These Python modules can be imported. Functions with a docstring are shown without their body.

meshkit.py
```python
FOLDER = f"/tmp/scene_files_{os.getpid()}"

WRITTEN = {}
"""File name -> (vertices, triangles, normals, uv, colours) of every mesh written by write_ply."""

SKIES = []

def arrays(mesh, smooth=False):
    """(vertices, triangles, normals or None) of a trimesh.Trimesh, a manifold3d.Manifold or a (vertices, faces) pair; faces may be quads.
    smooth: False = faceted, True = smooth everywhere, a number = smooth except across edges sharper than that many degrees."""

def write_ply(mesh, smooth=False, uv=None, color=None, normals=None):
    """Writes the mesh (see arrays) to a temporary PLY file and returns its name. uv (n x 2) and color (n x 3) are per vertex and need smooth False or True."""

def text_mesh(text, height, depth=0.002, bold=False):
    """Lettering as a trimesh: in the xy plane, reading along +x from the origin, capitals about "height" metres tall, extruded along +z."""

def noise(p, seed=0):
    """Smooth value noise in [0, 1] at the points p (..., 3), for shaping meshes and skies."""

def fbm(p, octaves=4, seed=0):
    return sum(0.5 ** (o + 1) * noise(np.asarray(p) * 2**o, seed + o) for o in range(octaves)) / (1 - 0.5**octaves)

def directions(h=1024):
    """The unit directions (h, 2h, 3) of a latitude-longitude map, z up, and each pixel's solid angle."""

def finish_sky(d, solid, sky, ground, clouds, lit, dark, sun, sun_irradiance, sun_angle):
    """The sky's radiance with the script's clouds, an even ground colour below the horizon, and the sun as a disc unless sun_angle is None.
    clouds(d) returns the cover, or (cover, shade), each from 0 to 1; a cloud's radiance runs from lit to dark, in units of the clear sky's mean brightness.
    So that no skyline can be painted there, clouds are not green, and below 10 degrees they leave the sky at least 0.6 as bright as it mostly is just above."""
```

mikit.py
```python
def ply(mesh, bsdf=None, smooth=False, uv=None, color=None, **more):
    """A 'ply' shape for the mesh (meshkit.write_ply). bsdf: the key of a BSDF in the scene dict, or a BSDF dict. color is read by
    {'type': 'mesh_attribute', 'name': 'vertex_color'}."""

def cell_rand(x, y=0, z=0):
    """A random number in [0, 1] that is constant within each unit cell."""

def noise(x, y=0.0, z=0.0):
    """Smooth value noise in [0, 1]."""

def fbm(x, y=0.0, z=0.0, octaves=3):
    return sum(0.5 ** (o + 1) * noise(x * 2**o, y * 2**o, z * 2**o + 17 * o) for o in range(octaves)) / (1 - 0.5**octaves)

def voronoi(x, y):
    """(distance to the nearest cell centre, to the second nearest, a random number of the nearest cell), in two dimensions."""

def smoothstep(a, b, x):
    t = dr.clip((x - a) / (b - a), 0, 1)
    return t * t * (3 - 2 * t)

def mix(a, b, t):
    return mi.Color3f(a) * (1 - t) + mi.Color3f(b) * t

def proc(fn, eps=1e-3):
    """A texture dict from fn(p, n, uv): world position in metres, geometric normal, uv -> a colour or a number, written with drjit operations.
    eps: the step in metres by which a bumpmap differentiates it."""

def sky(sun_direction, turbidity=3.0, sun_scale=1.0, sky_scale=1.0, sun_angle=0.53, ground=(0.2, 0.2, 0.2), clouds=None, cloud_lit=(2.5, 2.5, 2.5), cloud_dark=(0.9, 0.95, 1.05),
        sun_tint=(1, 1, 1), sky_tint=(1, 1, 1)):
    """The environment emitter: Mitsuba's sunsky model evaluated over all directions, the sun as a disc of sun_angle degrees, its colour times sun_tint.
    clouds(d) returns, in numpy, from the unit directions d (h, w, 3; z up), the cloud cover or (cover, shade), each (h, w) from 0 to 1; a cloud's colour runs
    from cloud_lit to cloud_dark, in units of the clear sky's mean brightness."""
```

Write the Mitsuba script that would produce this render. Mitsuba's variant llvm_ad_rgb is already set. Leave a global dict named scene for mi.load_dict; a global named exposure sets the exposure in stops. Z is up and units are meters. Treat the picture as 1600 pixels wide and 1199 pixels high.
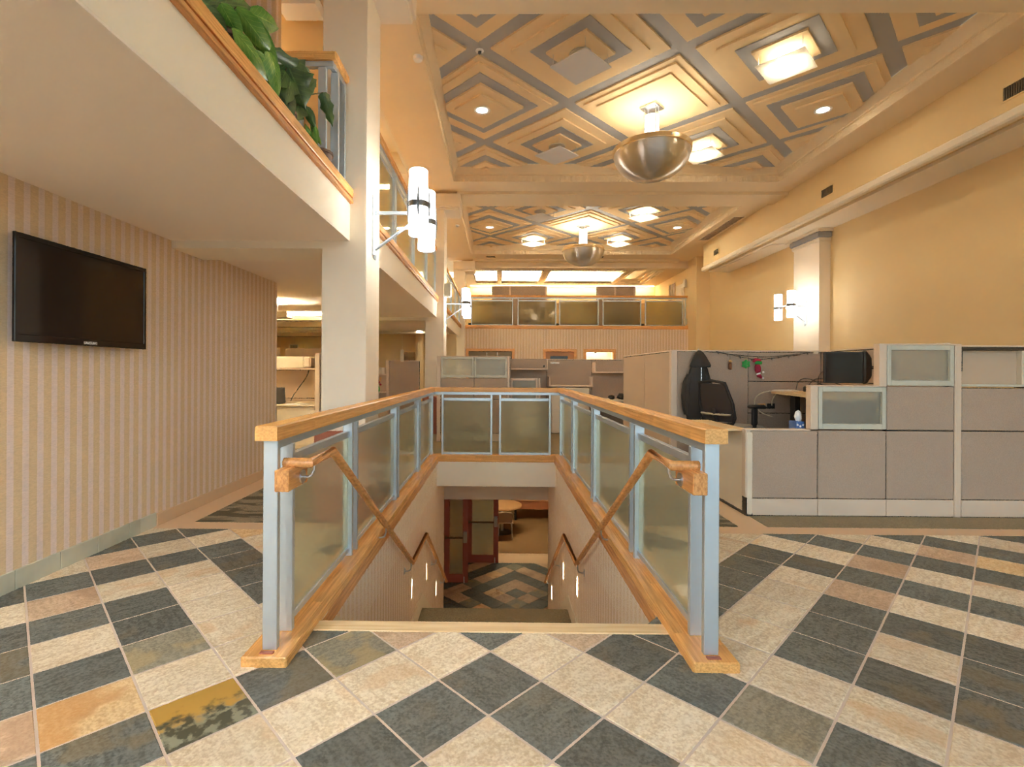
import math, random
import numpy as np, trimesh, manifold3d as m3
import shapely.geometry as sg
from shapely.ops import unary_union
import drjit as dr, mitsuba as mi, mikit, meshkit
from mikit import proc, noise, fbm, cell_rand, smoothstep, mix, voronoi

random.seed(7); rng = np.random.default_rng(7)
T4 = mi.ScalarTransform4f
scene, labels = {}, {}

# ------------------------------------------------------------------ camera, sky, exposure
F_PX, CAM_H, YAW, ROLL = 778.73, 1.314, 0.011786, 0.005419
_cy, _sy, _cr, _sr = math.cos(YAW), math.sin(YAW), math.cos(ROLL), math.sin(ROLL)
scene['camera'] = {'type': 'perspective', 'fov': math.degrees(2 * math.atan(800 / F_PX)), 'fov_axis': 'x', 'near_clip': 0.05, 'far_clip': 200.0,
                   'principal_point_offset_x': (800 - 770.52) / 1600, 'principal_point_offset_y': (599.5 - 581.14) / 1199,
                   'to_world': T4().look_at(origin=[0, 0, CAM_H], target=[-_sy, _cy, CAM_H], up=[-_sr * _cy, -_sr * _sy, _cr])}
exposure = 2.2
SKY, LAMP = 5.3, 1.3                      # strength of the daylight outside and of all lamps
scene['sky'] = mikit.sky((0.35, 0.75, 0.55), turbidity=5.0, sun_scale=0.0, sky_scale=SKY, sky_tint=(1.12, 1.06, .90), ground=(0.25, 0.25, 0.25))
WARM, NEUTRAL, COOL = (1.0, 0.80, 0.50), (1.0, 0.88, 0.68), (1.0, 0.96, 0.90)

# ------------------------------------------------------------------ materials
def srgb(r, g, b):
    return [((c / 255 + .055) / 1.055) ** 2.4 if c > 10 else c / 255 / 12.92 for c in (r, g, b)]
def mat(key, color, rough=0.6, metallic=0.0, spec=0.5, **k):
    c = {'type': 'rgb', 'value': list(color)} if not isinstance(color, dict) else color
    scene[key] = {'type': 'twosided', 'bsdf': {'type': 'principled', 'base_color': c, 'roughness': rough, 'metallic': metallic, 'specular': spec, **k}}
    return key
mat('m_cream', (.84, .75, .59), .75, spec=.3)
mat('m_white_paint', (.86, .755, .60), .7, spec=.3)
mat('m_gold', (.79, .60, .32), .7, spec=.3)
mat('m_taupe', (.66, .54, .40), .8, spec=.2)
mat('m_coffer', (.82, .63, .38), .7, spec=.3)
mat('m_coffer_grey', (.35, .35, .355), .6, spec=.4)
mat('m_steel', (.62, .64, .66), .32, 1.0)
mat('m_satin', (.56, .64, .70), .38, .75)
mat('m_bowl', (.86, .83, .78), .37, 1.0, anisotropic=.97)
mat('m_brass', (.86, .68, .42), .3, 1.0)
mat('m_screen', (.010, .010, .011), .22, spec=.25)
mat('m_ceiling', (.84, .69, .47), .75, spec=.3)
mat('m_underside', (.86, .75, .62), .8, spec=.2)
mat('m_graphite', (.16, .17, .18), .4, .8)
mat('m_dark', (.015, .015, .016), .35)
mat('m_black_gloss', (.006, .006, .007), .08, spec=.3)
mat('m_black_matte', (.02, .02, .021), .7, spec=.2)
mat('m_mesh_black', (.025, .025, .027), .55)
mat('m_laminate', (.74, .64, .49), .5)
mat('m_frame_green', (.54, .53, .44), .4)
mat('m_red_door', (.42, .13, .09), .45)
mat('m_plinth', (.30, .095, .055), .6)
mat('m_bronze', (.16, .11, .06), .4, .6)
mat('m_white', (.85, .85, .83), .6)
mat('m_border', (.66, .47, .29), .65)
mat('m_grout', (.60, .50, .41), .85, spec=.2)
mat('m_door_wood', (.42, .20, .09), .5)
mat('m_chair_seat', (.30, .30, .28), .8)
mat('m_jacket', (.012, .015, .016), .65, spec=.35)
mat('m_red', (.35, .02, .05), .8)
mat('m_green', (.02, .30, .06), .7)
mat('m_brown', (.12, .05, .02), .8)
mat('m_blue', (.03, .10, .30), .5)
mat('m_cord', (.75, .68, .50), .5)
mat('m_outlet', (.70, .42, .16), .5)
mat('m_shelf_red', (.42, .16, .08), .5)
mat('m_tabletop', (.72, .42, .20), .4)
mat('m_tan_fabric', (.40, .29, .20), .9, spec=.15)
mat('m_grille', (.10, .075, .04), .6)
mat('m_pot', (.10, .06, .04), .6)

def stripe_fn(p, n, uv):
    s = (p.x + p.y) / 0.097
    f = s - dr.floor(s)
    w = smoothstep(.02, .06, f) * (1 - smoothstep(.46, .50, f))
    g = fbm(p.x * 60 + p.y * 60, p.z * 260, 0, 2)
    return mix((.70, .53, .33), (.78, .64, .56), w) * (.90 + .20 * g)
mat('m_stripe', proc(stripe_fn), .75, spec=.25)

TS, OX, OY, Q = 0.31, -7.17719635, 6.14035401, math.sqrt(.5)
def cellof(p):
    X, Y = p.x / TS - OX, p.y / TS - OY
    return (X + Y) * Q, (X - Y) * Q
def slate(base0, base1, blot, amt, var=.35):
    def fn(p, n, uv):
        a, b = cellof(p)
        ia, ib = dr.floor(a), dr.floor(b)
        r1, r2, r3 = cell_rand(ia, ib, 1), cell_rand(ia, ib, 2), cell_rand(ia, ib, 3)
        wob = fbm(a * 2.1 + 7 * r1, b * 2.1 + 5 * r2, 0, 3)
        s = dr.select(r3 > .4, a, b); t = dr.select(r3 > .4, b, a)
        vein = fbm(s * 4 + 31 * r1 + 1.2 * wob, t * 22 + 17 * r2 + 3 * wob, 0, 4)
        speck = fbm(a * 34, b * 34, 3, 3)
        h = dr.clip(.45 * vein + .15 * wob + .70 * speck - .15, 0, 1)
        c = mix(base0, base1, smoothstep(.15, .85, h))
        m = smoothstep(.60, .74, fbm(a * 1.7 + 11 * r2, b * 1.7 + 13 * r3, 5, 3) + .10 * vein) * amt * r2
        return mix(c, blot, m) * (1 - var * .5 + var * r1)
    return fn
def slate_mat(key, *a, rough=.5, **k):
    mat(key, proc(slate(*a, **k)), rough, spec=.45)
slate_mat('m_slate_dark', (.056, .068, .061), (.150, .172, .160), (.20, .15, .07), .5)
slate_mat('m_slate_light', (.57, .45, .28), (.86, .76, .58), (.62, .40, .19), .55, var=.2)
slate_mat('m_slate_pink', (.46, .32, .20), (.67, .51, .35), (.38, .23, .13), .6, var=.2)
slate_mat('m_slate_gold', (.60, .39, .17), (.86, .66, .38), (.50, .24, .07), 1.3, var=.15)
slate_mat('m_slate_olive', (.16, .155, .11), (.29, .28, .21), (.40, .30, .12), .8, var=.2)
def mossy_fn(p, n, uv):
    a, b = cellof(p)
    f = fbm(a * 9, b * 9, 1, 4); g = (a - dr.floor(a)) + .25 * (f - .5)
    h = (b - dr.floor(b))
    gold = smoothstep(.40, .62, .5 * f + .75 * (1 - h) - .12)
    return mix(mix((.05, .055, .035), (.22, .23, .16), smoothstep(.42, .62, f)), (.42, .25, .05), gold)
mat('m_slate_mossy', proc(mossy_fn), .5, spec=.45)
def slate_bump(p, n, uv):
    a, b = cellof(p)
    return .55 * fbm(a * 4, b * 13, 2, 3) + .45 * fbm(a * 26, b * 26, 4, 2)
_bump = proc(slate_bump, 2e-3)
for k in ('dark', 'light', 'pink', 'gold', 'olive', 'mossy'):
    inner = scene['m_slate_' + k]['bsdf']
    scene['m_slate_' + k] = {'type': 'twosided', 'bsdf': {'type': 'bumpmap', 'arbitrary': _bump, 'scale': .007, 'bsdf': inner}}

def wood_fn(ax):
    def fn(p, n, uv):
        u, v = (p.y, p.x) if ax == 'y' else (p.x, p.y)
        b = dr.floor(v / .052 + p.z / .09)
        pl = dr.floor(u / .9 + .37 * b); r = cell_rand(pl, b, 5)
        g = fbm(u * 5 + 9 * r, v * 130 + 5 * r, p.z * 130, 3)
        bl = noise(u * 14, v * 9 + 3 * r, p.z * 9)
        return mix((.64, .29, .075), (.86, .47, .155), smoothstep(.15, .85, g)) * (.88 + .18 * r + .14 * (bl - .5))
    return fn
mat('m_wood_y', proc(wood_fn('y')), .32, spec=.5)
mat('m_wood_x', proc(wood_fn('x')), .32, spec=.5)
def cherry_fn(p, n, uv):
    g = fbm(p.y * 5, p.x * 120, p.z * 60, 3)
    return mix((.47, .19, .055), (.70, .345, .115), smoothstep(.15, .85, g)) * (.92 + .14 * noise(p.y * 8, p.x * 8, p.z * 8))
mat('m_cherry', proc(cherry_fn), .32, spec=.5)
mat('m_lower_carpet', (.24, .145, .07), .95, spec=.1)
def oak_fn(p, n, uv):
    g = fbm(p.x * 3, p.y * 60, p.z * 60, 3)
    return mix((.72, .50, .25), (.86, .66, .38), smoothstep(.2, .8, g))
mat('m_oak', proc(oak_fn), .4)
def fabric_fn(p, n, uv):
    g = fbm(p.x * 160 + p.y * 160, p.z * 420, 0, 2); h = fbm(p.x * 420 + p.y * 420, p.z * 120, 9, 2)
    return mix((.345, .262, .195), (.50, .395, .31), .55 * g + .45 * h)
mat('m_fabric', proc(fabric_fn), .9, spec=.15)
def carpet_fn(p, n, uv):
    g = fbm(p.x * 130, p.y * 130, p.z * 130, 3)
    return mix((.15, .125, .075), (.34, .295, .20), g)
mat('m_carpet', proc(carpet_fn), .95, spec=.1)
def wave_carpet_fn(p, n, uv):
    w = fbm(p.x * 4 + 1.5 * noise(p.y * 3, p.x * 3), p.y * 16, 0, 3)
    return mix((.10, .09, .06), (.25, .215, .15), smoothstep(.42, .56, w)) * (.8 + .4 * fbm(p.x * 130, p.y * 130, 0, 2))
mat('m_wave_carpet', proc(wave_carpet_fn), .95, spec=.1)
def base_tile_fn(p, n, uv):
    g = fbm(p.y * 9, p.z * 9, p.x * 9, 4); r = cell_rand(dr.floor(p.y / .305), 3, 1)
    return mix(mix((.40, .40, .30), (.55, .58, .50), r), (.62, .60, .46), g)
mat('m_base_tile', proc(base_tile_fn), .55)
def leaf_fn(c0, c1):
    def fn(p, n, uv):
        v = dr.abs(uv.y - .5) * 2
        rib = (1 - smoothstep(.0, .07, v)) * .6
        s = uv.x * 9 - v * 2.2; side = 1 - smoothstep(0, .12, dr.abs(s - dr.floor(s) - .5))
        return mix(c0, c1, dr.clip(rib + .35 * side + .5 * noise(uv.x * 6, uv.y * 6) - .1, 0, 1))
    return fn
def leaf_mat(key, c0, c1, rough):
    scene[key] = {'type': 'twosided', 'bsdf': {'type': 'principled', 'base_color': proc(leaf_fn(c0, c1)), 'roughness': rough, 'specular': .5}}
leaf_mat('m_leaf_bright', (.045, .18, .02), (.27, .44, .09), .35)
leaf_mat('m_leaf_deep', (.012, .05, .014), (.09, .19, .05), .45)
mat('m_stem', (.07, .06, .02), .6)

scene['m_frost'] = {'type': 'principledthin', 'base_color': {'type': 'rgb', 'value': [.93, .94, .80]}, 'roughness': .12, 'spec_trans': .84, 'diff_trans': 1.25, 'eta': 1.3}
scene['m_frost_clear'] = {'type': 'principledthin', 'base_color': {'type': 'rgb', 'value': [.92, .94, .88]}, 'roughness': .17, 'spec_trans': .80, 'diff_trans': .8, 'eta': 1.3}
scene['m_frost_fine'] = {'type': 'principledthin', 'base_color': {'type': 'rgb', 'value': [.96, .95, .80]}, 'roughness': .06, 'spec_trans': .93, 'diff_trans': 1.2, 'eta': 1.25}
scene['m_plate'] = {'type': 'principledthin', 'base_color': {'type': 'rgb', 'value': [.95, .94, .90]}, 'roughness': .5, 'spec_trans': .15, 'diff_trans': 1.1, 'eta': 1.3}
scene['m_pane'] = {'type': 'thindielectric', 'int_ior': 1.5}
scene['m_diffuser'] = {'type': 'twosided', 'bsdf': {'type': 'principled', 'base_color': {'type': 'rgb', 'value': [.74, .73, .71]}, 'roughness': .35}}

# ------------------------------------------------------------------ mesh helpers
def cat(*ms):
    vs, fs, n = [], [], 0
    for m in ms:
        if m is None: continue
        if hasattr(m, 'vertices'): m = (np.asarray(m.vertices), np.asarray(m.faces))
        if hasattr(m, 'to_mesh'):
            q = m.to_mesh(); m = (np.asarray(q.vert_properties)[:, :3], np.asarray(q.tri_verts))
        v, f = np.asarray(m[0], float), np.asarray(m[1], int)
        if f.shape[1] == 4: f = np.vstack([f[:, [0, 1, 2]], f[:, [0, 2, 3]]])
        vs.append(v); fs.append(f + n); n += len(v)
    return np.vstack(vs), np.vstack(fs)
_BV = np.array([[x, y, z] for x in (0, 1) for y in (0, 1) for z in (0, 1)], float)
_BF = np.array([[0, 1, 3], [0, 3, 2], [4, 6, 7], [4, 7, 5], [0, 4, 5], [0, 5, 1], [2, 3, 7], [2, 7, 6], [0, 2, 6], [0, 6, 4], [1, 5, 7], [1, 7, 3]])
def _cham_topology():
    pts = []
    for s in _BV * 2 - 1:
        for a in range(3):
            q = s * .8; q[a] = s[a]; pts.append(q)
    h = trimesh.convex.convex_hull(np.array(pts))
    idx = [int(np.argmin(np.linalg.norm(np.array(pts) - v, axis=1))) for v in h.vertices]
    return np.array(idx)[h.faces]
_CF = _cham_topology()
def bx(x0, x1, y0, y1, z0, z1, c=0.0):
    x0, x1 = min(x0, x1), max(x0, x1); y0, y1 = min(y0, y1), max(y0, y1); z0, z1 = min(z0, z1), max(z0, z1)
    lo, hi = np.array([x0, y0, z0]), np.array([x1, y1, z1])
    c = min(c, .45 * (hi - lo).min())
    if c <= 0: return lo + _BV * (hi - lo), _BF
    pts = []
    mid, half = (lo + hi) / 2, (hi - lo) / 2
    for s in _BV * 2 - 1:
        for a in range(3):
            q = mid + s * (half - c); q[a] = mid[a] + s[a] * half[a]; pts.append(q)
    return np.array(pts), _CF
def prism(poly, z0, z1):
    out = []
    for g in getattr(poly, 'geoms', [poly]):
        if g.is_empty or g.area < 1e-6: continue
        m = trimesh.creation.extrude_polygon(g, z1 - z0, engine='earcut'); m.apply_translation([0, 0, z0]); out.append(m)
    return cat(*out) if out else None
def profile_x(pts, x0, x1):
    """polygon in (y, z), extruded along x"""
    m = trimesh.creation.extrude_polygon(sg.Polygon(pts), x1 - x0, engine='earcut'); v = np.array(m.vertices)
    return np.c_[v[:, 2] + x0, v[:, 0], v[:, 1]], np.array(m.faces)
def profile_y(pts, y0, y1):
    """polygon in (x, z), extruded along y"""
    m = trimesh.creation.extrude_polygon(sg.Polygon(pts), y1 - y0, engine='earcut'); v = np.array(m.vertices)
    return np.c_[v[:, 0], v[:, 2] + y0, v[:, 1]], np.array(m.faces)[:, ::-1]
def tube(pts, r, n=10, cap=True):
    p = np.asarray(pts, float); k = len(p); r = np.broadcast_to(np.asarray(r, float), (k,))
    d = np.diff(p, axis=0); d /= np.linalg.norm(d, axis=1, keepdims=True)
    ring, ref = [], None
    for i in range(k):
        a = d[max(i - 1, 0)]; b = d[min(i, k - 2)]
        t = a + b; t = t / (np.linalg.norm(t) + 1e-9)
        if ref is None:
            ref = np.cross(a, [0, 0, 1.0] if abs(a[2]) < .9 else [1.0, 0, 0]); ref /= np.linalg.norm(ref)
        e1 = ref - a * (ref @ a); e1 /= np.linalg.norm(e1); e2 = np.cross(a, e1)
        ang = np.arange(n) * 2 * np.pi / n + np.pi / n
        c = p[i] + r[i] * (np.cos(ang)[:, None] * e1 + np.sin(ang)[:, None] * e2)
        c = c - a * (((c - p[i]) @ t) / max(a @ t, .2))[:, None]       # mitre
        ring.append(c); ref = e1 - b * (e1 @ b)
    v = np.vstack(ring); f = []
    for i in range(k - 1):
        for j in range(n):
            a0, a1 = i * n + j, i * n + (j + 1) % n
            f += [[a0, a1, a1 + n], [a0, a1 + n, a0 + n]]
    if cap:
        v = np.vstack([v, p[0], p[-1]])
        for j in range(n):
            f += [[k * n, (j + 1) % n, j], [k * n + 1, (k - 1) * n + j, (k - 1) * n + (j + 1) % n]]
    return v, np.array(f)
def lathe(prof, c=(0, 0, 0), n=32, a0=0.0):
    """(r, z) profile turned round the z axis through c"""
    p = np.asarray(prof, float); ang = a0 + np.arange(n) * 2 * np.pi / n
    v = np.concatenate([np.c_[r * np.cos(ang), r * np.sin(ang), np.full(n, z)] for r, z in p]) + np.asarray(c, float)
    f = []
    for i in range(len(p) - 1):
        for j in range(n):
            a, b = i * n + j, i * n + (j + 1) % n
            f += [[a, b, b + n], [a, b + n, a + n]]
    return v, np.array(f)
def cyl(c, r, z0, z1, n=20):
    return lathe([(1e-4, z0), (r, z0), (r, z1), (1e-4, z1)], (c[0], c[1], 0), n)
def disc_down(c, r, z, n=20):
    ang = np.arange(n) * 2 * np.pi / n
    v = np.vstack([[c[0], c[1], z], np.c_[c[0] + r * np.cos(ang), c[1] + r * np.sin(ang), np.full(n, z)]])
    return v, np.array([[0, 1 + (j + 1) % n, 1 + j] for j in range(n)])
def disc_up(c, r, z, n=20):
    v, f = disc_down(c, r, z, n); return v, f[:, ::-1]
def rotz(m, deg, c=(0, 0)):
    v, f = cat(m); a = math.radians(deg); R = np.array([[math.cos(a), -math.sin(a), 0], [math.sin(a), math.cos(a), 0], [0, 0, 1]])
    o = np.array([c[0], c[1], 0.0]); return (v - o) @ R.T + o, f
def move(m, d):
    v, f = cat(m); return v + np.asarray(d, float), f
def hull(*spheres, seg=10):
    ms = [m3.Manifold.sphere(r, seg).translate(list(c)) for c, r in spheres]
    return m3.Manifold.batch_hull(ms)

# ------------------------------------------------------------------ naming
used = {}
def numbered(k):
    n = used.get(k, 0); used[k] = n + 1
    return k if n == 0 else f'{k}_{n:03d}'
def thing(name, label, category, group=None, kind=None):
    k = numbered(name); labels[k] = {'label': label, 'category': category}
    if group: labels[k]['group'] = group
    if kind: labels[k]['kind'] = kind
    return k
def put(key, mesh, m, smooth=False, emit=None, uv=None):
    d = mikit.ply(mesh, m, smooth=smooth, uv=uv)
    if emit is not None: d['emitter'] = {'type': 'area', 'radiance': {'type': 'rgb', 'value': [float(x) for x in emit]}}
    scene[key] = d
    return key
def part(parent, name, mesh, m, label=None, smooth=False, emit=None, uv=None, kind=None):
    k = numbered(parent + '__' + name); put(k, mesh, m, smooth, emit, uv)
    if label or kind: labels[k] = {a: b for a, b in (('label', label), ('kind', kind)) if b}
    return k
def single(name, label, category, mesh, m, smooth=False, emit=None, group=None):
    k = thing(name, label, category, group); put(k, mesh, m, smooth, emit); return k
def struct(name, mesh, m, label=None, category=None, smooth=False):
    k = numbered(name); put(k, mesh, m, smooth); labels[k] = {'kind': 'structure'}
    if label: labels[k]['label'] = label
    if category: labels[k]['category'] = category
    return k
def lum(c, s): return [x * s * LAMP for x in c]

# ------------------------------------------------------------------ the setting: floors
XL, XR, YB = -2.88, 6.85, -1.9            # left wall, right wall, window wall behind the camera
WX0, WX1, WY0, WY1 = -.95, .875, 2.60, 7.68   # stairwell
ZB, ZM, ZC, ZK = 2.45, 2.80, 5.106, 5.41  # balcony underside, upper floor, ceiling margin, coffer plane
ZL, ZP = -3.0, -1.6                       # lower floor, stair landing
hole = sg.box(WX0, WY0, WX1, WY1)
floor = struct('floor', prism(sg.box(-7.5, YB - .1, 7.0, 17.2).difference(hole), -.455, -.012), 'm_cream', 'stone and carpet floor of the hall around the open stairwell', 'floor')
part(floor, 'grout', prism(sg.box(XL, YB, XR, 4.12).difference(sg.box(WX0, WY0 - .08, WX1, WY1)), -.012, -.0012), 'm_grout')
part(floor, 'border', cat(prism(sg.box(XL, 4.10, -1.12, 4.28), -.012, 0), prism(sg.box(1.05, 4.10, XR, 4.28), -.012, 0),
     prism(sg.box(XL, 4.28, -2.62, 6.42), -.012, 0), prism(sg.box(2.05, 4.28, 2.30, 6.5), -.012, 0)), 'm_border', 'smooth tan border strip')
part(floor, 'carpet', cat(prism(sg.box(2.30, 4.28, XR, 17), -.012, .002), prism(sg.box(-2.62, 7.9, 2.30, 17), -.012, .002), prism(sg.box(-7.5, 6.42, -2.62, 17), -.012, .002),
     prism(sg.box(2.05, 6.5, 2.3, 17), -.012, .002)), 'm_carpet', 'olive grey carpet')
part(floor, 'wave_carpet', cat(prism(sg.box(-2.62, 4.28, -1.12, 7.9), -.012, .003), prism(sg.box(1.05, 4.28, 2.05, 7.9), -.012, .003), prism(sg.box(-1.12, 7.70, 1.05, 7.9), -.012, .003)), 'm_wave_carpet', 'carpet with a dark wave pattern')

def tv(i, j):
    return np.array([OX + (i + j) * Q, OY + (i - j) * Q]) * TS
def tile_mesh(poly, z, ch=.003, depth=.012):
    p = poly.simplify(1e-4); c = np.array(p.exterior.coords)[:-1]
    if not p.exterior.is_ccw: c = c[::-1]
    q = p.buffer(-ch, join_style=2)
    if q.is_empty or q.geom_type != 'Polygon' or len(q.exterior.coords) - 1 != len(c):
        return prism(p, z - depth, z)
    d = np.array(q.exterior.coords)[:-1]
    if not q.exterior.is_ccw: d = d[::-1]
    k0 = int(np.argmin(np.linalg.norm(d - c[0], axis=1))); d = np.roll(d, -k0, axis=0)
    n = len(c)
    v = np.vstack([np.c_[c, np.full(n, z - depth)], np.c_[c, np.full(n, z - ch * .7)], np.c_[d, np.full(n, z)]]); f = []
    for r in (0, n):
        for k in range(n):
            a, b = r + k, r + (k + 1) % n
            f += [[a, b, b + n], [a, b + n, a + n]]
    f += [[2 * n, 2 * n + k, 2 * n + k + 1] for k in range(1, n - 1)]
    return v, np.array(f)
D_, L_ = 'dark', 'light'
TILE = {}
for row in ("1: 2D 1G 0D -1L -2D -3P -4D -5L -6D", "2: 3L 2M 1L 0R -1D -2D -3L -4D -5P -6D -7L", "3: 4D 3L 2D 1L 0L -1L -2L -3L -4D -5L -6D -7L -8D",
            "4: 6L 5L 4D 3L 2O 1D 0L -1D -2D -3D -4D -5L -6D -7L", "0: 2D 1P 0D -1D -2D -3L -4D -5L", "5: 7L 6D 5D 4D 3L 2P 1D 0D -1L -2L -3L -4L -5G -6L",
            "6: 7L 6L 5L 4L 3D", "7: 9L 8D 7O 6D 5D 4P 3L", "8: 9L 8L 7L 6L 5D 4D", "9: 10D 9D 8D 7D 6L 5D", "10: 9D 8L 7D 6L 5D 4L", "11: 9D 8D 7D 6L 5D 4L",
            "12: 10L 9L 8L 7P 6L 5D 4L", "13: 9D 8D 7D 6D 5D 4L", "14: 9L 8L 7P 6L 5L 4L", "15: 9D 8D 7D 6D 5D 4L", "16: 9G 8P 7L 6L 5L", "17: 9D 8D 7D 6D", "18: 9L 8L 7L", "19: 10D 9D 8D"):
    i, rest = row.split(':')
    for t in rest.split(): TILE[int(i), int(t[:-1])] = t[-1]
KIND = {'D': 'm_slate_dark', 'L': 'm_slate_light', 'P': 'm_slate_pink', 'G': 'm_slate_gold', 'M': 'm_slate_mossy', 'O': 'm_slate_olive', 'R': 'm_slate_olive'}
region = sg.box(XL, YB, XR, 4.10).difference(sg.box(WX0 - .01, WY0 - .09, WX1 + .01, 9))
rest_tiles, n_tiles = {}, 0
for i in range(-14, 34):
    for j in range(-14, 34):
        cell = sg.Polygon([tv(i, j), tv(i + 1, j), tv(i + 1, j + 1), tv(i, j + 1)])
        g = cell.buffer(-.0048, join_style=2).intersection(region)
        if g.is_empty or g.area < 4e-4: continue
        k = KIND[TILE.get((i, j), 'D' if (i + (j // 2)) % 2 else 'L')]
        c = g.centroid
        near = c.y > 1.25 and -.8 - c.y * 1.08 < c.x < .8 + c.y * 1.10
        for gg in getattr(g, 'geoms', [g]):
            if gg.area < 4e-4: continue
            m = tile_mesh(gg, .0005 + .0015 * rng.random())
            if near: part(floor, 'tile', m, k); n_tiles += 1
            else: rest_tiles.setdefault(k, []).append(m)
for k, ms in rest_tiles.items(): part(floor, 'tile_field', cat(*ms), k, kind='stuff')

# lower level
lower = struct('floor_lower', bx(-3.2, 3.2, 8.0, 17.2, ZL - .15, ZL - .006), 'm_grout', 'floor at the foot of the stairs', 'floor')
part(lower, 'border', bx(-3.2, 3.2, 11.25, 11.85, ZL - .006, ZL), 'm_border')
part(lower, 'carpet', bx(-3.2, 3.2, 11.85, 17.2, ZL - .006, ZL), 'm_lower_carpet', 'plain brown carpet')
lc, lreg, lrest = np.array([.36, 9.72]), sg.box(-3.0, 8.0, 3.0, 11.25), {}
for i in range(-9, 10):
    for j in range(-9, 10):
        c = lc + TS * np.array([(i + j) * Q, (i - j) * Q]); h = TS * Q - .004
        g = sg.Polygon([c + (0, h), c + (-h, 0), c + (0, -h), c + (h, 0)]).intersection(lreg)
        if g.is_empty or g.area < 1e-3: continue
        r = max(abs(i), abs(j)); k = 'm_slate_dark' if r % 2 == 0 else ('m_slate_pink', 'm_slate_gold', 'm_slate_olive', 'm_slate_pink')[int(rng.integers(4))]
        m = move(tile_mesh(g, 0.0), (0, 0, ZL))
        if -1.1 < c[0] < 1.2 and c[1] > 8.7: part(lower, 'tile', m, k)
        else: lrest.setdefault(k, []).append(m)
for k, ms in lrest.items(): part(lower, 'tile_field', cat(*ms), k, kind='stuff')
struct('wall_lower_left', bx(-3.12, -3.0, 8.7, 17.2, ZL, -.455), 'm_taupe')
struct('wall_lower_right', bx(3.0, 3.12, 8.7, 17.2, ZL, -.455), 'm_taupe')
struct('wall_lower_back', bx(-3.12, 3.12, 17.2, 17.3, ZL, -.455), 'm_taupe')
struct('wall_lower_header', cat(bx(-3.0, 3.0, 8.72, 8.84, -.925, -.455), bx(-3.0, -1.07, 8.72, 8.84, ZL, -.925), bx(1.0, 3.0, 8.72, 8.84, ZL, -.925)), 'm_taupe')

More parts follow.
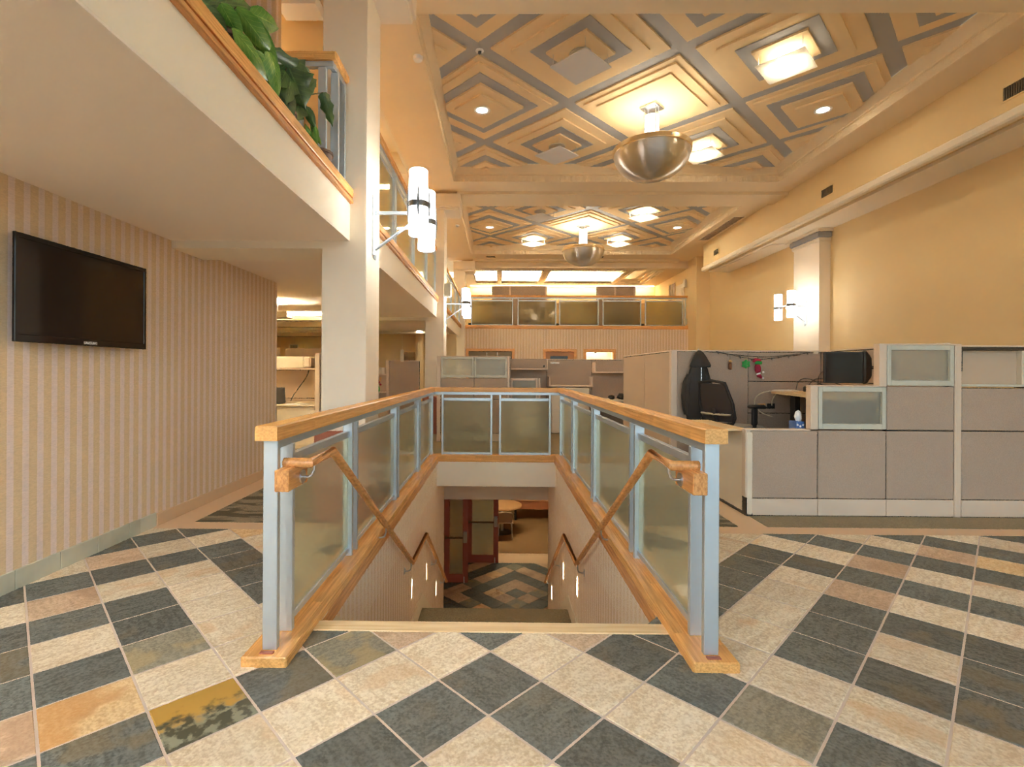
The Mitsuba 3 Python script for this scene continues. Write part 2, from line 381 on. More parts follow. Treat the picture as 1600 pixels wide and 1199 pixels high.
# stairwell walls, skirts, stairs
for side, x0, x1 in (('left', -1.07, WX0), ('right', WX1, 1.0)):
    struct('wall_stair_' + side, bx(x0, x1, WY0 - .1, 8.72, ZL, -.075), 'm_stripe', f'striped wallpaper wall of the stairwell, {side} side', 'wall')
    xi = WX0 if side == 'left' else WX1 - .016
    pts = [(2.60, .0), (2.72, .0), (4.86, -1.43), (6.16, -1.43), (8.15, -2.78), (8.72, -2.86), (8.72, -3.0), (8.0, -3.0), (6.12, -1.62), (4.8, -1.62), (2.6, -.25)]
    m = trimesh.creation.extrude_polygon(sg.Polygon(pts), .016, engine='earcut'); v = np.array(m.vertices)
    struct('baseboard_stair_' + side, (np.c_[v[:, 2] + xi, v[:, 0], v[:, 1]], np.array(m.faces)), 'm_laminate')
st = thing('staircase', 'carpeted stairs with a landing going down between striped walls', 'stairs', kind='structure')
for k in range(8):
    part(st, 'step', bx(WX0 + .016, WX1 - .016, 2.60 + .28 * k, 2.60 + .28 * (k + 1) + .02, -.178 * (k + 1) - .18, -.178 * (k + 1), .006), 'm_carpet')
part(st, 'landing', bx(WX0 + .016, WX1 - .016, 4.84, 6.14, ZP - .2, ZP, .008), 'm_carpet')
for k in range(7):
    part(st, 'step', bx(WX0 + .016, WX1 - .016, 6.12 + .27 * k, 6.12 + .27 * (k + 1) + .02, ZP - .175 * (k + 1) - .18, ZP - .175 * (k + 1), .006), 'm_carpet')
struct('trim_threshold', bx(WX0, WX1, 2.505, 2.605, -.012, .006, .004), 'm_oak', 'pale wood threshold strip at the top of the stairs', 'threshold')
for side, x, ys in (('left', WX0 + .002, ((5.46, -1.07), (6.585, -1.335), (7.6, -2.0))), ('right', WX1 - .002, ((5.49, -1.04), (6.655, -1.337), (8.06, -2.25)))):
    for n_, (y, z) in enumerate(ys):
        k = thing('step_light', f"lit slot light in the {side} striped stair wall, {('nearest', 'second', 'farthest')[n_]} of its row going down", 'step light', 'slot lights in the stair walls')
        dx = .004 if side == 'left' else -.004
        part(k, 'frame', cat(bx(x - .003, x + dx, y - .03, y - .022, z - .11, z + .11), bx(x - .003, x + dx, y + .022, y + .03, z - .11, z + .11), bx(x - .003, x + dx, y - .03, y + .03, z + .1, z + .11), bx(x - .003, x + dx, y - .03, y + .03, z - .11, z - .1)), 'm_steel')
        part(k, 'lens', bx(x - .002, x + dx * .6, y - .022, y + .022, z - .1, z + .1), 'm_white', emit=lum(WARM, 9))

# ------------------------------------------------------------------ the setting: walls
struct('wall_left', bx(XL - .12, XL, YB, 6.42, 0, ZB), 'm_stripe', 'wall with vertical pink and tan striped wallpaper under the balcony', 'wall')
bb = thing('baseboard_left', 'low baseboard along the striped wall, stone tiles then tan wood', 'baseboard', kind='structure')
for k in range(18):
    y1 = 4.15 - .3055 * k; part(bb, 'tile', bx(XL, XL + .012, max(y1 - .302, YB), y1, 0, .118, .002), 'm_base_tile')
part(bb, 'board', bx(XL, XL + .014, 4.155, 6.42, 0, .105, .004), 'm_border', 'tan wooden stretch of the baseboard')
struct('wall_right', bx(XR, XR + .12, YB, 16.3, 0, ZC), 'm_gold', 'tall golden yellow wall on the right', 'wall')
struct('wall_right_jog', cat(bx(6.41, XR + .12, 16.3, 16.42, 0, ZC), bx(6.41, 6.53, 16.42, 20.7, 0, ZC)), 'm_gold')
struct('wall_left_office', bx(-7.6, -7.5, 6.3, 17.2, 0, ZB), 'm_gold')
struct('wall_left_office_front', bx(-7.5, XL - .12, 6.3, 6.42, 0, ZB), 'm_cream')
struct('wall_left_office_back', bx(-7.5, -1.31, 15.2, 15.3, 0, ZB), 'm_gold')
# wall behind the camera: shop windows that let the daylight in
wb = struct('wall_back', cat(bx(-3.0, XR + .12, YB - .1, YB, 4.55, ZC), bx(-3.0, XR + .12, YB - .1, YB, 0, .12), *[bx(x, x + .10, YB - .1, YB, .12, 4.55) for x in (-2.98, -1.1, .8, 2.7, 4.6, 6.78)], bx(-3, XR, YB - .08, YB - .02, 2.42, 2.52)), 'm_bronze')
for k, x in enumerate((-2.88, -1.0, .9, 2.8, 4.7)):
    struct('window', bx(x, x + 1.8 + (.1 if k == 4 else 0) * 2.8, YB - .06, YB - .055, .12, 4.55), 'm_pane')
struct('wall_upper_left_back', bx(-7.5, -3.0, YB - .1, YB, 0, ZC), 'm_cream')
struct('wall_upper_left', bx(-5.6, -5.5, YB, 20.7, ZM, 5.6), 'm_gold')
struct('wall_upper_far', bx(-5.6, 6.53, 20.6, 20.7, 2.45, 5.2), 'm_gold', 'far end wall of the mezzanine', 'wall')
struct('wall_upper_partition', bx(-3.0, -1.75, 5.28, 5.38, ZM, 5.11), 'm_gold', 'golden wall piece behind the plants', 'wall')
struct('wall_upper_pier', bx(-3.4, -2.09, 4.6, 4.72, ZM, 5.11), 'm_stripe', 'striped wall pier behind the plants', 'wall')

# balcony slab, beams under it, trims
k = struct('floor_balcony', bx(-7.5, -1.31, YB, 17.0, ZB + .012, ZM), 'm_cream', 'balcony slab with cream edge above the left side', 'balcony')
part(k, 'ceiling_board', bx(-7.5, -1.311, YB, 17.0, ZB, ZB + .012), 'm_underside')
for y0, y1 in ((4.34, 4.81), (10.46, 10.98), (14.0, 14.3)):
    struct('beam_under_balcony', bx(-7.5 if y0 > 6 else XL, -1.45, y0, y1, 2.385, ZB), 'm_cream')
def ytrim(y0, y1, key):
    t = thing(key, 'orange wood trim along the balcony edge', 'trim', kind='structure')
    part(t, 'bead', profile_y([(-1.33, 2.775), (-1.286, 2.775), (-1.280, 2.781), (-1.280, 2.806), (-1.286, 2.812), (-1.33, 2.812)], y0, y1), 'm_cherry')
    part(t, 'cap', profile_y([(-1.50, 2.812), (-1.308, 2.812), (-1.308, 2.824), (-1.284, 2.824), (-1.280, 2.83), (-1.280, 2.896), (-1.288, 2.905), (-1.50, 2.905)], y0, y1), 'm_wood_y')
ytrim(YB, 4.345, 'trim_1'); ytrim(4.81, 10.46, 'trim_2'); ytrim(10.98, 16.95, 'trim_3')

# pillars with a red plinth and a corbel under the ceiling beam
for n_, (y0, y1, where) in enumerate(((4.34, 4.81, 'nearest the camera, beside the stair railing'), (10.45, 10.98, 'second along the balcony, beside the glass fronted cubicle'), (16.8, 17.3, 'last along the balcony, at the mezzanine'))):
    k = thing('pillar', f'square cream pillar {where}', 'pillar', kind='structure')
    part(k, 'shaft', bx(-1.556, -1.164, y0, y1, 0, 4.76, .006), 'm_white_paint')
    part(k, 'plinth', bx(-1.60, -1.12, y0 - .045, y1 + .045, 0, .79, .008), 'm_plinth', 'red brown plinth')
    part(k, 'corbel', cat(bx(-1.56, -.83, y0 - .05, y1 + .08, 4.76, 5.04, .008), bx(-1.56, -.86, y0 - .02, y1 + .05, 4.70, 4.76, .01)), 'm_white_paint')

# bulkhead along the right wall and the pilaster under it
k = struct('wall_bulkhead', bx(6.02, XR, YB, 14.8, 4.36, ZC), 'm_gold', 'golden bulkhead along the top of the right wall', 'bulkhead')
part(k, 'molding', cat(profile_y([(6.06, 4.30), (5.985, 4.30), (5.965, 4.325), (5.965, 4.405), (5.985, 4.425), (6.02, 4.425), (6.06, 4.38)], YB, 14.8)), 'm_cream', 'pale molding')
part(k, 'soffit', bx(6.22, XR, YB, 14.9, 4.31, 4.36), 'm_cream', 'pale soffit strip')
part(k, 'soffit_panel', bx(6.3, 6.72, 11.6, 14.3, 4.295, 4.312, .006), 'm_cream')
k = thing('pilaster', 'white lit pilaster with a stepped capital on the golden right wall', 'pilaster', kind='structure')
part(k, 'shaft', bx(6.62, XR + .01, 10.4, 11.3, 0, 4.10, .006), 'm_white_paint')
part(k, 'capital', cat(bx(6.59, XR, 10.37, 11.33, 4.06, 4.13, .008), bx(6.53, XR, 10.30, 11.40, 4.25, 4.31, .008)), 'm_white_paint')
part(k, 'band', cat(bx(6.555, XR, 10.335, 11.365, 4.13, 4.25, .02)), 'm_coffer_grey', 'grey band of the capital')

# ------------------------------------------------------------------ the setting: ceilings
BX0, BX1 = -.93, 5.51
BAYS = ((5.26, 9.94, 7.60), (11.41, 16.06, 13.76), (-.90, 3.72, 1.42))
plan = sg.box(-1.73, YB - .1, XR + .1, 17.05)
for y0, y1, _ in BAYS: plan = plan.difference(sg.box(BX0, y0, BX1, y1))
ceil = struct('ceiling', prism(plan, ZC, ZC + .12), 'm_ceiling', 'cream ceiling with recessed bays of diamond coffers', 'ceiling')
def rect_sweep(x0, x1, y0, y1, prof):
    v, f = [], []
    for d, z in prof: v += [(x0 + d, y0 + d, z), (x1 - d, y0 + d, z), (x1 - d, y1 - d, z), (x0 + d, y1 - d, z)]
    for i in range(len(prof) - 1):
        for j in range(4):
            a, b = 4 * i + j, 4 * i + (j + 1) % 4
            f += [[a, b, b + 4], [a, b + 4, a + 4]]
    return np.array(v, float), np.array(f)
HALF, CXB = 1.29, 2.30
def diamond(cx, cy, s):
    h = HALF * s; return sg.Polygon([(cx, cy - h), (cx + h, cy), (cx, cy + h), (cx - h, cy)])
for y0, y1, cy in BAYS:
    part(ceil, 'crown', rect_sweep(BX0, BX1, y0, y1, [(0, ZC), (0, 5.235), (.022, 5.235), (.022, 5.262), (.10, 5.40), (.10, 5.42)]), 'm_ceiling', 'crown molding round the coffers')
    part(ceil, 'rib_field', bx(BX0, BX1, y0, y1, 5.425, 5.46), 'm_coffer_grey', 'grey ribs between the coffers')
    clip = sg.box(BX0 + .1, y0 + .1, BX1 - .1, y1 - .1)
    for a in range(-4, 5):
        for b in range(-3, 4):
            if (a + b) % 2: continue
            cx_, cy_ = CXB + a * HALF, cy + b * HALF
            D = lambda s: diamond(cx_, cy_, s).intersection(clip)
            if D(.9).area < .01: continue
            if a % 4 == 0 and b % 4 == 0 or (a % 2 == 0 and b % 2 == 0 and (a // 2 + b // 2) % 2 == 0 and a % 4 == 0): kind_ = 'pendant' if b == 0 else 'can'
            elif a % 2 == 0 and b % 2 == 0: kind_ = 'can'
            else: kind_ = 'square'
            if kind_ == 'pendant':
                plates, inlay = [(.90, 0, 5.40), (.80, 0, 5.375), (.65, 0, 5.35)], None
            elif kind_ == 'can':
                plates, inlay = [(.90, .66, 5.40), (.82, .66, 5.375), (.49, 0, 5.335), (.33, 0, 5.305)], (.66, .49)
            else:
                plates, inlay = [(.88, .50, 5.40), (.68, .50, 5.375), (.34, 0, 5.335)], (.50, .34)
            ms = []
            for s, h, z in plates:
                g = D(s).difference(D(h)) if h else D(s)
                ms.append(prism(g, z, 5.43))
            ms = [m for m in ms if m]
            if not ms: continue
            c = part(ceil, 'coffer', cat(*ms), 'm_coffer')
            if inlay:
                m = prism(D(inlay[0]).difference(D(inlay[1])), 5.364, 5.43)
                if m: part(c, 'inlay', m, 'm_coffer_grey', 'grey inlay ring')
struct('ceiling_beam', cat(bx(-.9, 6.02, 4.40, 5.19, 5.04, ZC), ), 'm_ceiling')
struct('ceiling_beam', cat(bx(-.9, 6.02, 10.47, 11.07, 5.04, ZC)), 'm_ceiling')
struct('ceiling_beam', cat(bx(-1.3, 6.45, 17.0, 17.2, 4.86, 5.2), bx(-.9, 6.02, 16.72, 17.0, 5.04, ZC)), 'm_ceiling')
struct('ceiling_upper_left', bx(-5.6, -1.62, YB, 20.6, 5.42, 5.5), 'm_cream')
struct('ceiling_upper_left_edge', bx(-1.78, -1.70, YB, 17.0, ZC, 5.46), 'm_cream')
struct('ceiling_low_left', bx(-5.5, -1.73, YB, 5.28, ZC, 5.2), 'm_taupe')
for y in (9.3, 12.4, 15.5):
    struct('ceiling_upper_left_beam', bx(-5.5, -1.75, y, y + .35, 5.0, 5.42), 'm_cream')

# mezzanine at the far end
struct('floor_mezzanine', cat(bx(-1.31, 6.45, 17.12, 20.6, 2.5, 2.85)), 'm_carpet')
wall17 = sg.box(-1.31, 0, 6.41, 2.80)
DOORS = ((-1.13, .53), (1.50, 2.64), (2.87, 3.97))
for a, b in DOORS: wall17 = wall17.difference(sg.box(a + .08, -.1, b - .08, 2.02))
m = trimesh.creation.extrude_polygon(wall17, .12, engine='earcut'); v = np.array(m.vertices)
struct('wall_far', (np.c_[v[:, 0], 17.12 - v[:, 2], v[:, 1]], np.array(m.faces)), 'm_stripe', 'striped wall under the mezzanine with wood framed doorways', 'wall')
k = thing('trim_4', 'orange wood trim along the mezzanine edge', 'trim', kind='structure')
part(k, 'bead', bx(-1.31, 6.41, 16.965, 17.2, 2.785, 2.82, .006), 'm_wood_x'); part(k, 'cap', bx(-1.31, 6.41, 16.975, 17.2, 2.82, 2.905, .01), 'm_wood_x')
for n_, (a, b) in enumerate(DOORS):
    k = thing(f'door_{n_ + 1}', ('wide dark doorway in the far striped wall, left of the three', 'brown wooden door in the far striped wall, middle of the three', 'doorway with a bright room behind in the far striped wall, right of the three')[n_], 'door', kind='structure')
    part(k, 'frame', cat(bx(a, a + .09, 16.97, 17.14, 0, 2.10, .006), bx(b - .09, b, 16.97, 17.14, 0, 2.10, .006), bx(a, b, 16.965, 17.14, 2.01, 2.10, .006)), 'm_wood_x')
    if n_ == 0:
        part(k, 'leaf', bx(a + .09, b - .09, 17.06, 17.10, 0, 2.01), 'm_bronze', 'dark double leaf'); part(k, 'rod', cat(*[tube([(x, 17.03, .9), (x, 17.03, 1.98)], .012) for x in (-.42, -.06)]), 'm_steel')
    elif n_ == 1:
        part(k, 'leaf', cat(bx(a + .09, b - .09, 17.05, 17.09, 0, 2.01), bx(a + .2, b - .25, 17.04, 17.06, 1.9, 2.0)), 'm_door_wood', 'brown wooden leaf'); part(k, 'pane', bx(a + .25, b - .3, 17.035, 17.05, 1.2, 1.86), 'm_black_gloss')
struct('wall_bright_room', cat(bx(2.7, 4.15, 18.6, 18.7, 0, 2.45), bx(2.6, 2.7, 17.12, 18.7, 0, 2.45), bx(4.15, 4.25, 17.12, 18.7, 0, 2.45), bx(2.6, 4.25, 17.12, 18.7, 2.45, 2.5)), 'm_white_paint')
single('room_lamp', 'small hanging lamp inside the bright doorway', 'lamp', cat(tube([(3.45, 17.9, 2.45), (3.45, 17.9, 2.1)], .008), lathe([(.01, 2.12), (.05, 2.08), (.035, 2.0), (.001, 1.98)], (3.45, 17.9, 0), 14)), 'm_dark')
single('room_ceiling_light', 'round ceiling light inside the bright doorway', 'ceiling light', cyl((3.45, 18.2), .16, 2.40, 2.45), 'm_white', emit=lum(NEUTRAL, 14))
# mezzanine ceiling with light coves
cov = [(-.75, .10), (.62, 1.22), (1.75, 4.25)]
cp = sg.box(-1.31, 17.05, 6.45, 20.6)
for a, b in ((-.95, -.05), (.05, 1.55), (1.75, 4.45)): cp = cp.difference(sg.box(a, 17.35, b, 19.9))
cp = cp.difference(sg.box(4.6, 17.35, 5.75, 20.2))
mz = struct('ceiling_mezzanine', prism(cp, 4.86, 4.95), 'm_ceiling', 'mezzanine ceiling with glowing recessed coves', 'ceiling')
part(mz, 'cove_top', bx(-1.31, 6.45, 17.05, 20.6, 5.20, 5.26), 'm_cream')
part(mz, 'molding', cat(rect_sweep(4.6, 5.75, 17.35, 20.2, [(0, 4.86), (0, 4.93), (.1, 4.93), (.1, 4.99), (.22, 4.99), (.22, 5.05), (.36, 5.05)])), 'm_cream')
for n_, (a, b) in enumerate(((-.95, -.05), (.05, 1.55), (1.75, 4.45))):
    kf = thing('cove_light', ('left', 'middle', 'right')[n_] + ' glowing recessed light cove in the mezzanine ceiling', 'cove light', 'light coves of the mezzanine')
    part(kf, 'frame', rect_sweep(a, b, 17.35, 19.9, [(0, 4.85), (.035, 4.85), (.035, 4.93)]), 'm_bronze')
    for y0, y1 in ((19.97, 20.05),):
        part(kf, 'tube', (np.array([(a, y0, 4.97), (b, y0, 4.97), (b, y1, 4.97), (a, y1, 4.97)], float), np.array([[0, 1, 2, 3]])), 'm_white', emit=lum(WARM, 400))
k = thing('strip_light', 'long thin strip light along the top of the far mezzanine wall', 'strip light')
part(k, 'housing', bx(-1.2, 6.3, 20.33, 20.45, 4.835, 4.86, .004), 'm_white'); part(k, 'lens', bx(-1.18, 6.28, 20.35, 20.43, 4.815, 4.835), 'm_white', emit=lum(WARM, 9))
# ------------------------------------------------------------------ railings
def rail_frame(d, c):
    """maps boxes in (along, across, up) to the world; along is y or x, across is measured from c"""
    def b(s0, s1, t0, t1, z0, z1, ch=0.0):
        return bx(c + t0, c + t1, s0, s1, z0, z1, ch) if d == 'y' else bx(s0, s1, c + t0, c + t1, z0, z1, ch)
    return b
def guard_rail(key, label, d, c, panels, z0, top, end_post=None, base=None, wood=None, glass='m_frost', group=None, step=.031):
    """top: (s0, s1) of the wooden top rail; panels: [(s0, s1)] of glass between two posts; base: wooden board (s0, s1, t0, t1, below, above)"""
    k = thing(key, label, 'railing', group); b = rail_frame(d, c); wood = wood or 'm_wood_' + d
    s0, s1 = top
    h = .05
    prof = [(-h, z0 + 1.0), (h, z0 + 1.0), (h, z0 + 1.061), (h - .006, z0 + 1.067), (-h + .006, z0 + 1.067), (-h, z0 + 1.061)]
    if d == 'y': part(k, 'top_rail', profile_y([(c + a, z) for a, z in prof], s0, s1), wood, 'orange wood top rail')
    else: part(k, 'top_rail', profile_x([(c + a, z) for a, z in prof], s0, s1), wood, 'orange wood top rail')
    part(k, 'steel_rail', b(s0 + .05, s1 - .02, -.022, .022, z0 + .955, z0 + 1.0, .003), 'm_satin')
    if base:
        part(k, 'base_board', b(*base[:4], z0 - base[4], z0 + base[5], .006), wood, 'orange wood base board')
    zb = z0 + (base[5] if base else 0)
    if end_post is not None:
        for e in end_post: part(k, 'post', b(e - .016, e + .016, -.033, .033, zb, z0 + 1.0, .003), 'm_satin')
    for a, e in panels:
        for s in (a, e): part(k, 'post', b(s - .016, s + .016, -.033, .033, zb, z0 + .96, .003), 'm_satin')
        part(k, 'upper_bar', b(a + .016, e - .016, -.016, .016, z0 + .86, z0 + .905, .003), 'm_satin')
        part(k, 'lower_bar', b(a + .016, e - .016, -.016, .016, zb + .03, zb + .065, .003), 'm_satin')
        part(k, 'glass_pane', b(a + .022, e - .022, -.005, .005, zb + .06, z0 + .865), glass, 'frosted ribbed glass pane')
    return k
PAN = [(2.43, 3.42), (3.54, 4.90), (5.02, 6.28), (6.40, 7.60)]
cL, cR = -1.035, .96
for side, c, far in (('left', cL, -.935), ('right', cR, .86)):
    k = guard_rail('stair_railing', f'{side} stair railing of wood, steel posts and frosted glass running away beside the open stairs', 'y', c, PAN, 0, (2.205, 7.685), (2.265,), (2.19, 7.65, -.103, .103, .012, .045), group=None)
    xi = c + (.103 if side == 'left' else -.103)
    part(k, 'base_fascia', bx(xi - (.025 if side == 'left' else 0), xi + (0 if side == 'left' else .025), 2.61, 7.70, -.10, -.012, .003), 'm_cherry', 'dark orange board below the base')
    part(k, 'base_plug', bx(c - .03, c + .03, 2.215, 2.235, .045, .051), 'm_plinth')
k = guard_rail('stair_railing', 'far stair railing with frosted glass panes across the end of the open stairs', 'x', 7.74, [(-.87, -.115), (.02, .79)], 0, (-1.085, 1.01), None, None, group=None)
part(k, 'base_board', bx(-1.138, 1.063, 7.655, 7.80, -.075, .03, .006), 'm_wood_x', 'orange wood base board')

def handrail(side):
    sg_ = 1 if side == 'left' else -1
    c = cL if side == 'left' else cR
    xr = -.88 if side == 'left' else .805
    k = thing('stair_handrail', f'round wooden handrail going down the {side} stair wall', 'handrail')
    part(k, 'rail', tube([(c + sg_ * .035, 2.315, .884), (xr, 2.315, .884), (xr, 2.64, .886), (xr, 5.13, -.66), (xr, 6.12, -.69), (xr, 8.50, -2.27)], .0235, 14), 'm_cherry', smooth=50)
    part(k, 'mounting_block', bx(c + sg_ * .033, c + sg_ * .098, 2.215, 2.44, .77, .868, .004), 'm_cherry', 'square wooden mounting block')
    wall = WX0 if side == 'left' else WX1
    def bracket(x0, y, z, n=0):
        b = part(k, 'bracket', tube([(x0, y, z - .095), (x0 + sg_ * .03, y, z - .097), (xr - sg_ * .012, y, z - .088), (xr, y, z - .06), (xr, y, z - .02)], .0065, 8), 'm_steel', smooth=60)
        part(b, 'rosette', tube([(x0 - sg_ * .004, y, z - .095), (x0 + sg_ * .006, y, z - .095)], .033, 18), 'm_steel', smooth=40)
    bracket(c + sg_ * .098, 2.37, .884 + .02)
    bracket(wall, 3.9, .886 - .6208 * 1.26)
    bracket(wall, 5.05, -.62)
    bracket(wall, 6.05, -.69)
    bracket(wall, 7.1, -.69 - .664 * .98)
    bracket(wall, 8.2, -.69 - .664 * 2.08)
handrail('left'); handrail('right')

# balcony and mezzanine railings
for n_, (y0, y1, pans, txt) in enumerate(((4.86, 10.42, [(4.95, 6.28), (6.40, 7.66), (7.78, 9.04), (9.16, 10.36)], 'between the first and the second pillar'),
                                          (11.02, 16.75, [(11.1, 12.4), (12.52, 13.8), (13.92, 15.2), (15.32, 16.7)], 'between the second and the third pillar'))):
    guard_rail('balcony_railing', f'balcony railing of wood, steel and frosted glass {txt}', 'y', -1.36, pans, 2.86, (y0, y1), None, None, glass='m_frost_fine')
guard_rail('mezzanine_railing', 'railing of frosted glass panels across the far mezzanine', 'x', 17.06, [(-.95, .45), (.64, 1.93), (2.06, 3.37), (3.54, 4.82), (4.98, 6.24)], 2.865, (-1.28, 6.40), (6.33,), None, glass='m_frost_fine')
single('junction_box', 'small grey box on the right end post of the mezzanine railing', 'box', bx(6.28, 6.37, 16.965, 17.02, 2.95, 3.14, .006), 'm_frame_green')
# railing turning the corner by the plants
k = thing('balcony_railing', 'short balcony railing behind the hanging plants by the first pillar', 'railing')
part(k, 'top_rail', cat(bx(-2.3, -1.315, 3.97, 4.07, 3.815, 3.882, .012), bx(-1.415, -1.315, 4.06, 4.33, 3.815, 3.882, .012)), 'm_wood_x', 'orange wood top rail')
part(k, 'steel_rail', cat(bx(-2.3, -1.35, 4.0, 4.045, 3.77, 3.815, .003), bx(-1.39, -1.345, 4.04, 4.33, 3.77, 3.815, .003)), 'm_satin')
for x, y in ((-1.95, 4.02), (-1.74, 4.02), (-1.63, 4.02), (-1.44, 4.02), (-1.365, 4.10), (-1.365, 4.27)):
    part(k, 'post', bx(x - .033, x + .033, y - .016, y + .016, 2.86, 3.77, .003), 'm_satin')
part(k, 'glass_pane', bx(-2.25, -1.98, 4.015, 4.025, 2.95, 3.72), 'm_frost')
part(k, 'wood_block', bx(-1.63, -1.56, 4.05, 4.10, 3.30, 3.40, .004), 'm_wood_x')

# ------------------------------------------------------------------ plants on the balcony edge
def leaf(a, b, w, droop=.12, roll=0.0, kind='oval', side=None):
    a, b = np.array(a, float), np.array(b, float); L = np.linalg.norm(b - a); t = (b - a) / L
    ref = np.array(side if side is not None else [.45, -.76, -.50]); n = ref - t * (ref @ t); n /= np.linalg.norm(n); s = np.cross(n, t)
    w = w * 1.28
    n, s = n * math.cos(roll) + s * math.sin(roll), s * math.cos(roll) - n * math.sin(roll)
    N, rows, uv = 11, [], []
    for i in range(N):
        u = i / (N - 1)
        if kind == 'oval': hw = w * .5 * (math.sin(math.pi * u ** .75) ** .8 if 0 < u < 1 else .0)
        else: hw = w * .5 * ((math.sin(math.pi * min(u * 1.02 + .02, 1) ** .6) ** .7 if u < 1 else 0) * (1 + .22 * math.sin(u * 19)))
        hw = max(hw, .0015)
        mid = a + t * L * u + n * (droop * L * math.sin(math.pi * u) * .8)
        for j, q in enumerate((-1, -.5, 0, .5, 1)):
            wav = .10 * hw * math.sin(u * 13 + j)
            rows.append(mid + s * hw * q - n * (abs(q) ** 1.5 * hw * .38) + n * wav * abs(q)); uv.append((u, .5 + q / 2))
    v = np.array(rows); f = []
    for i in range(N - 1):
        for j in range(4):
            p = i * 5 + j; f += [[p, p + 1, p + 6], [p, p + 6, p + 5]]
    v2 = v - n * .0012; f = np.array(f)
    return (np.vstack([v, v2]), np.vstack([f, f[:, ::-1] + len(v)])), np.array(uv + uv)
def plant(key, label, root, spec, m, pot):
    k = thing(key, label, 'plant')
    part(k, 'pot', lathe([(.001, 0), (.085, 0), (.11, .17), (.118, .17), (.118, .19), (.10, .19), (.095, .16), (.001, .155)], pot, 20), 'm_pot', smooth=40)
    stems = []
    for a, b, w, kd, mt in spec:
        a_ = np.array(a); r = np.array(root) + rng.normal(0, .02, 3) * (1, 1, 0)
        mid = (a_ + r) / 2 + (0, 0, .07)
        stems.append(tube([r, mid, a_], [.006, .005, .003], 6))
        ms, uv = leaf(a, b, w, .10, rng.normal(0, .28), kd)
        part(k, 'leaf', ms, mt or m, smooth=True, uv=uv)
    part(k, 'stem', cat(*stems), 'm_stem', smooth=60, kind='stuff')
O, Bq, Dq = 'oval', 'm_leaf_bright', 'm_leaf_deep'
plant('hanging_plant', 'plant with large glossy bright green leaves leaning over the wooden balcony edge', (-1.50, 2.70, 3.05), [
    ((-1.40, 2.62, 3.24), (-1.37, 2.99, 3.21), .085, O, Bq), ((-1.45, 2.86, 3.38), (-1.42, 3.17, 3.50), .10, O, Bq), ((-1.38, 2.54, 3.07), (-1.36, 2.90, 3.01), .085, O, Bq),
    ((-1.37, 2.93, 3.22), (-1.35, 3.0, 2.95), .085, O, Bq), ((-1.50, 2.48, 3.15), (-1.48, 2.96, 3.47), .11, O, Dq), ((-1.50, 2.54, 3.16), (-1.48, 2.80, 3.24), .10, O, Dq),
    ((-1.42, 2.86, 3.17), (-1.38, 3.07, 3.02), .075, O, Bq), ((-1.44, 2.54, 3.20), (-1.43, 2.74, 3.13), .08, O, Bq), ((-1.46, 2.42, 3.10), (-1.44, 2.60, 3.02), .09, O, Dq),
    ((-1.52, 2.60, 3.30), (-1.50, 2.95, 3.36), .10, O, Dq), ((-1.47, 2.72, 3.10), (-1.43, 2.92, 2.96), .10, O, Dq), ((-1.41, 2.74, 3.30), (-1.37, 3.06, 3.16), .09, O, Bq)], Bq, (-1.50, 2.66, 2.905))
plant('hanging_plant', 'plant with dark jagged leaves beside the first pillar on the balcony edge', (-1.52, 3.40, 3.02), [
    ((-1.42, 3.08, 3.30), (-1.40, 3.66, 3.52), .065, 'jag', Dq), ((-1.42, 3.30, 3.36), (-1.40, 3.56, 3.19), .20, 'jag', Dq), ((-1.46, 3.38, 3.38), (-1.44, 3.20, 3.14), .12, 'jag', Dq),
    ((-1.40, 3.48, 3.28), (-1.38, 3.72, 3.50), .085, 'jag', Dq), ((-1.45, 3.55, 3.24), (-1.43, 3.48, 3.06), .11, 'jag', Dq), ((-1.40, 3.57, 3.22), (-1.38, 3.70, 3.12), .055, O, Dq),
    ((-1.38, 3.86, 3.48), (-1.35, 4.0, 3.28), .075, 'jag', Dq), ((-1.45, 3.45, 3.44), (-1.42, 3.66, 3.30), .11, 'jag', Dq), ((-1.43, 3.38, 3.33), (-1.41, 3.26, 3.06), .10, 'jag', Dq),
    ((-1.44, 3.30, 3.20), (-1.42, 3.36, 3.00), .09, O, Dq)], Dq, (-1.52, 3.40, 2.905))
plant('hanging_plant', 'small fine leaved fern low on the balcony edge by the first pillar', (-1.42, 3.78, 2.98), [
    ((-1.42 + .03 * math.cos(q), 3.72 + .05 * math.sin(q * 1.7), 3.02 + .012 * q), (-1.37 + .02 * math.cos(q), 3.70 + .10 * math.sin(q * 1.9), 2.93 + .035 * (q % 4)), .028, O, Bq) for q in range(14)], Bq, (-1.45, 3.95, 2.86))

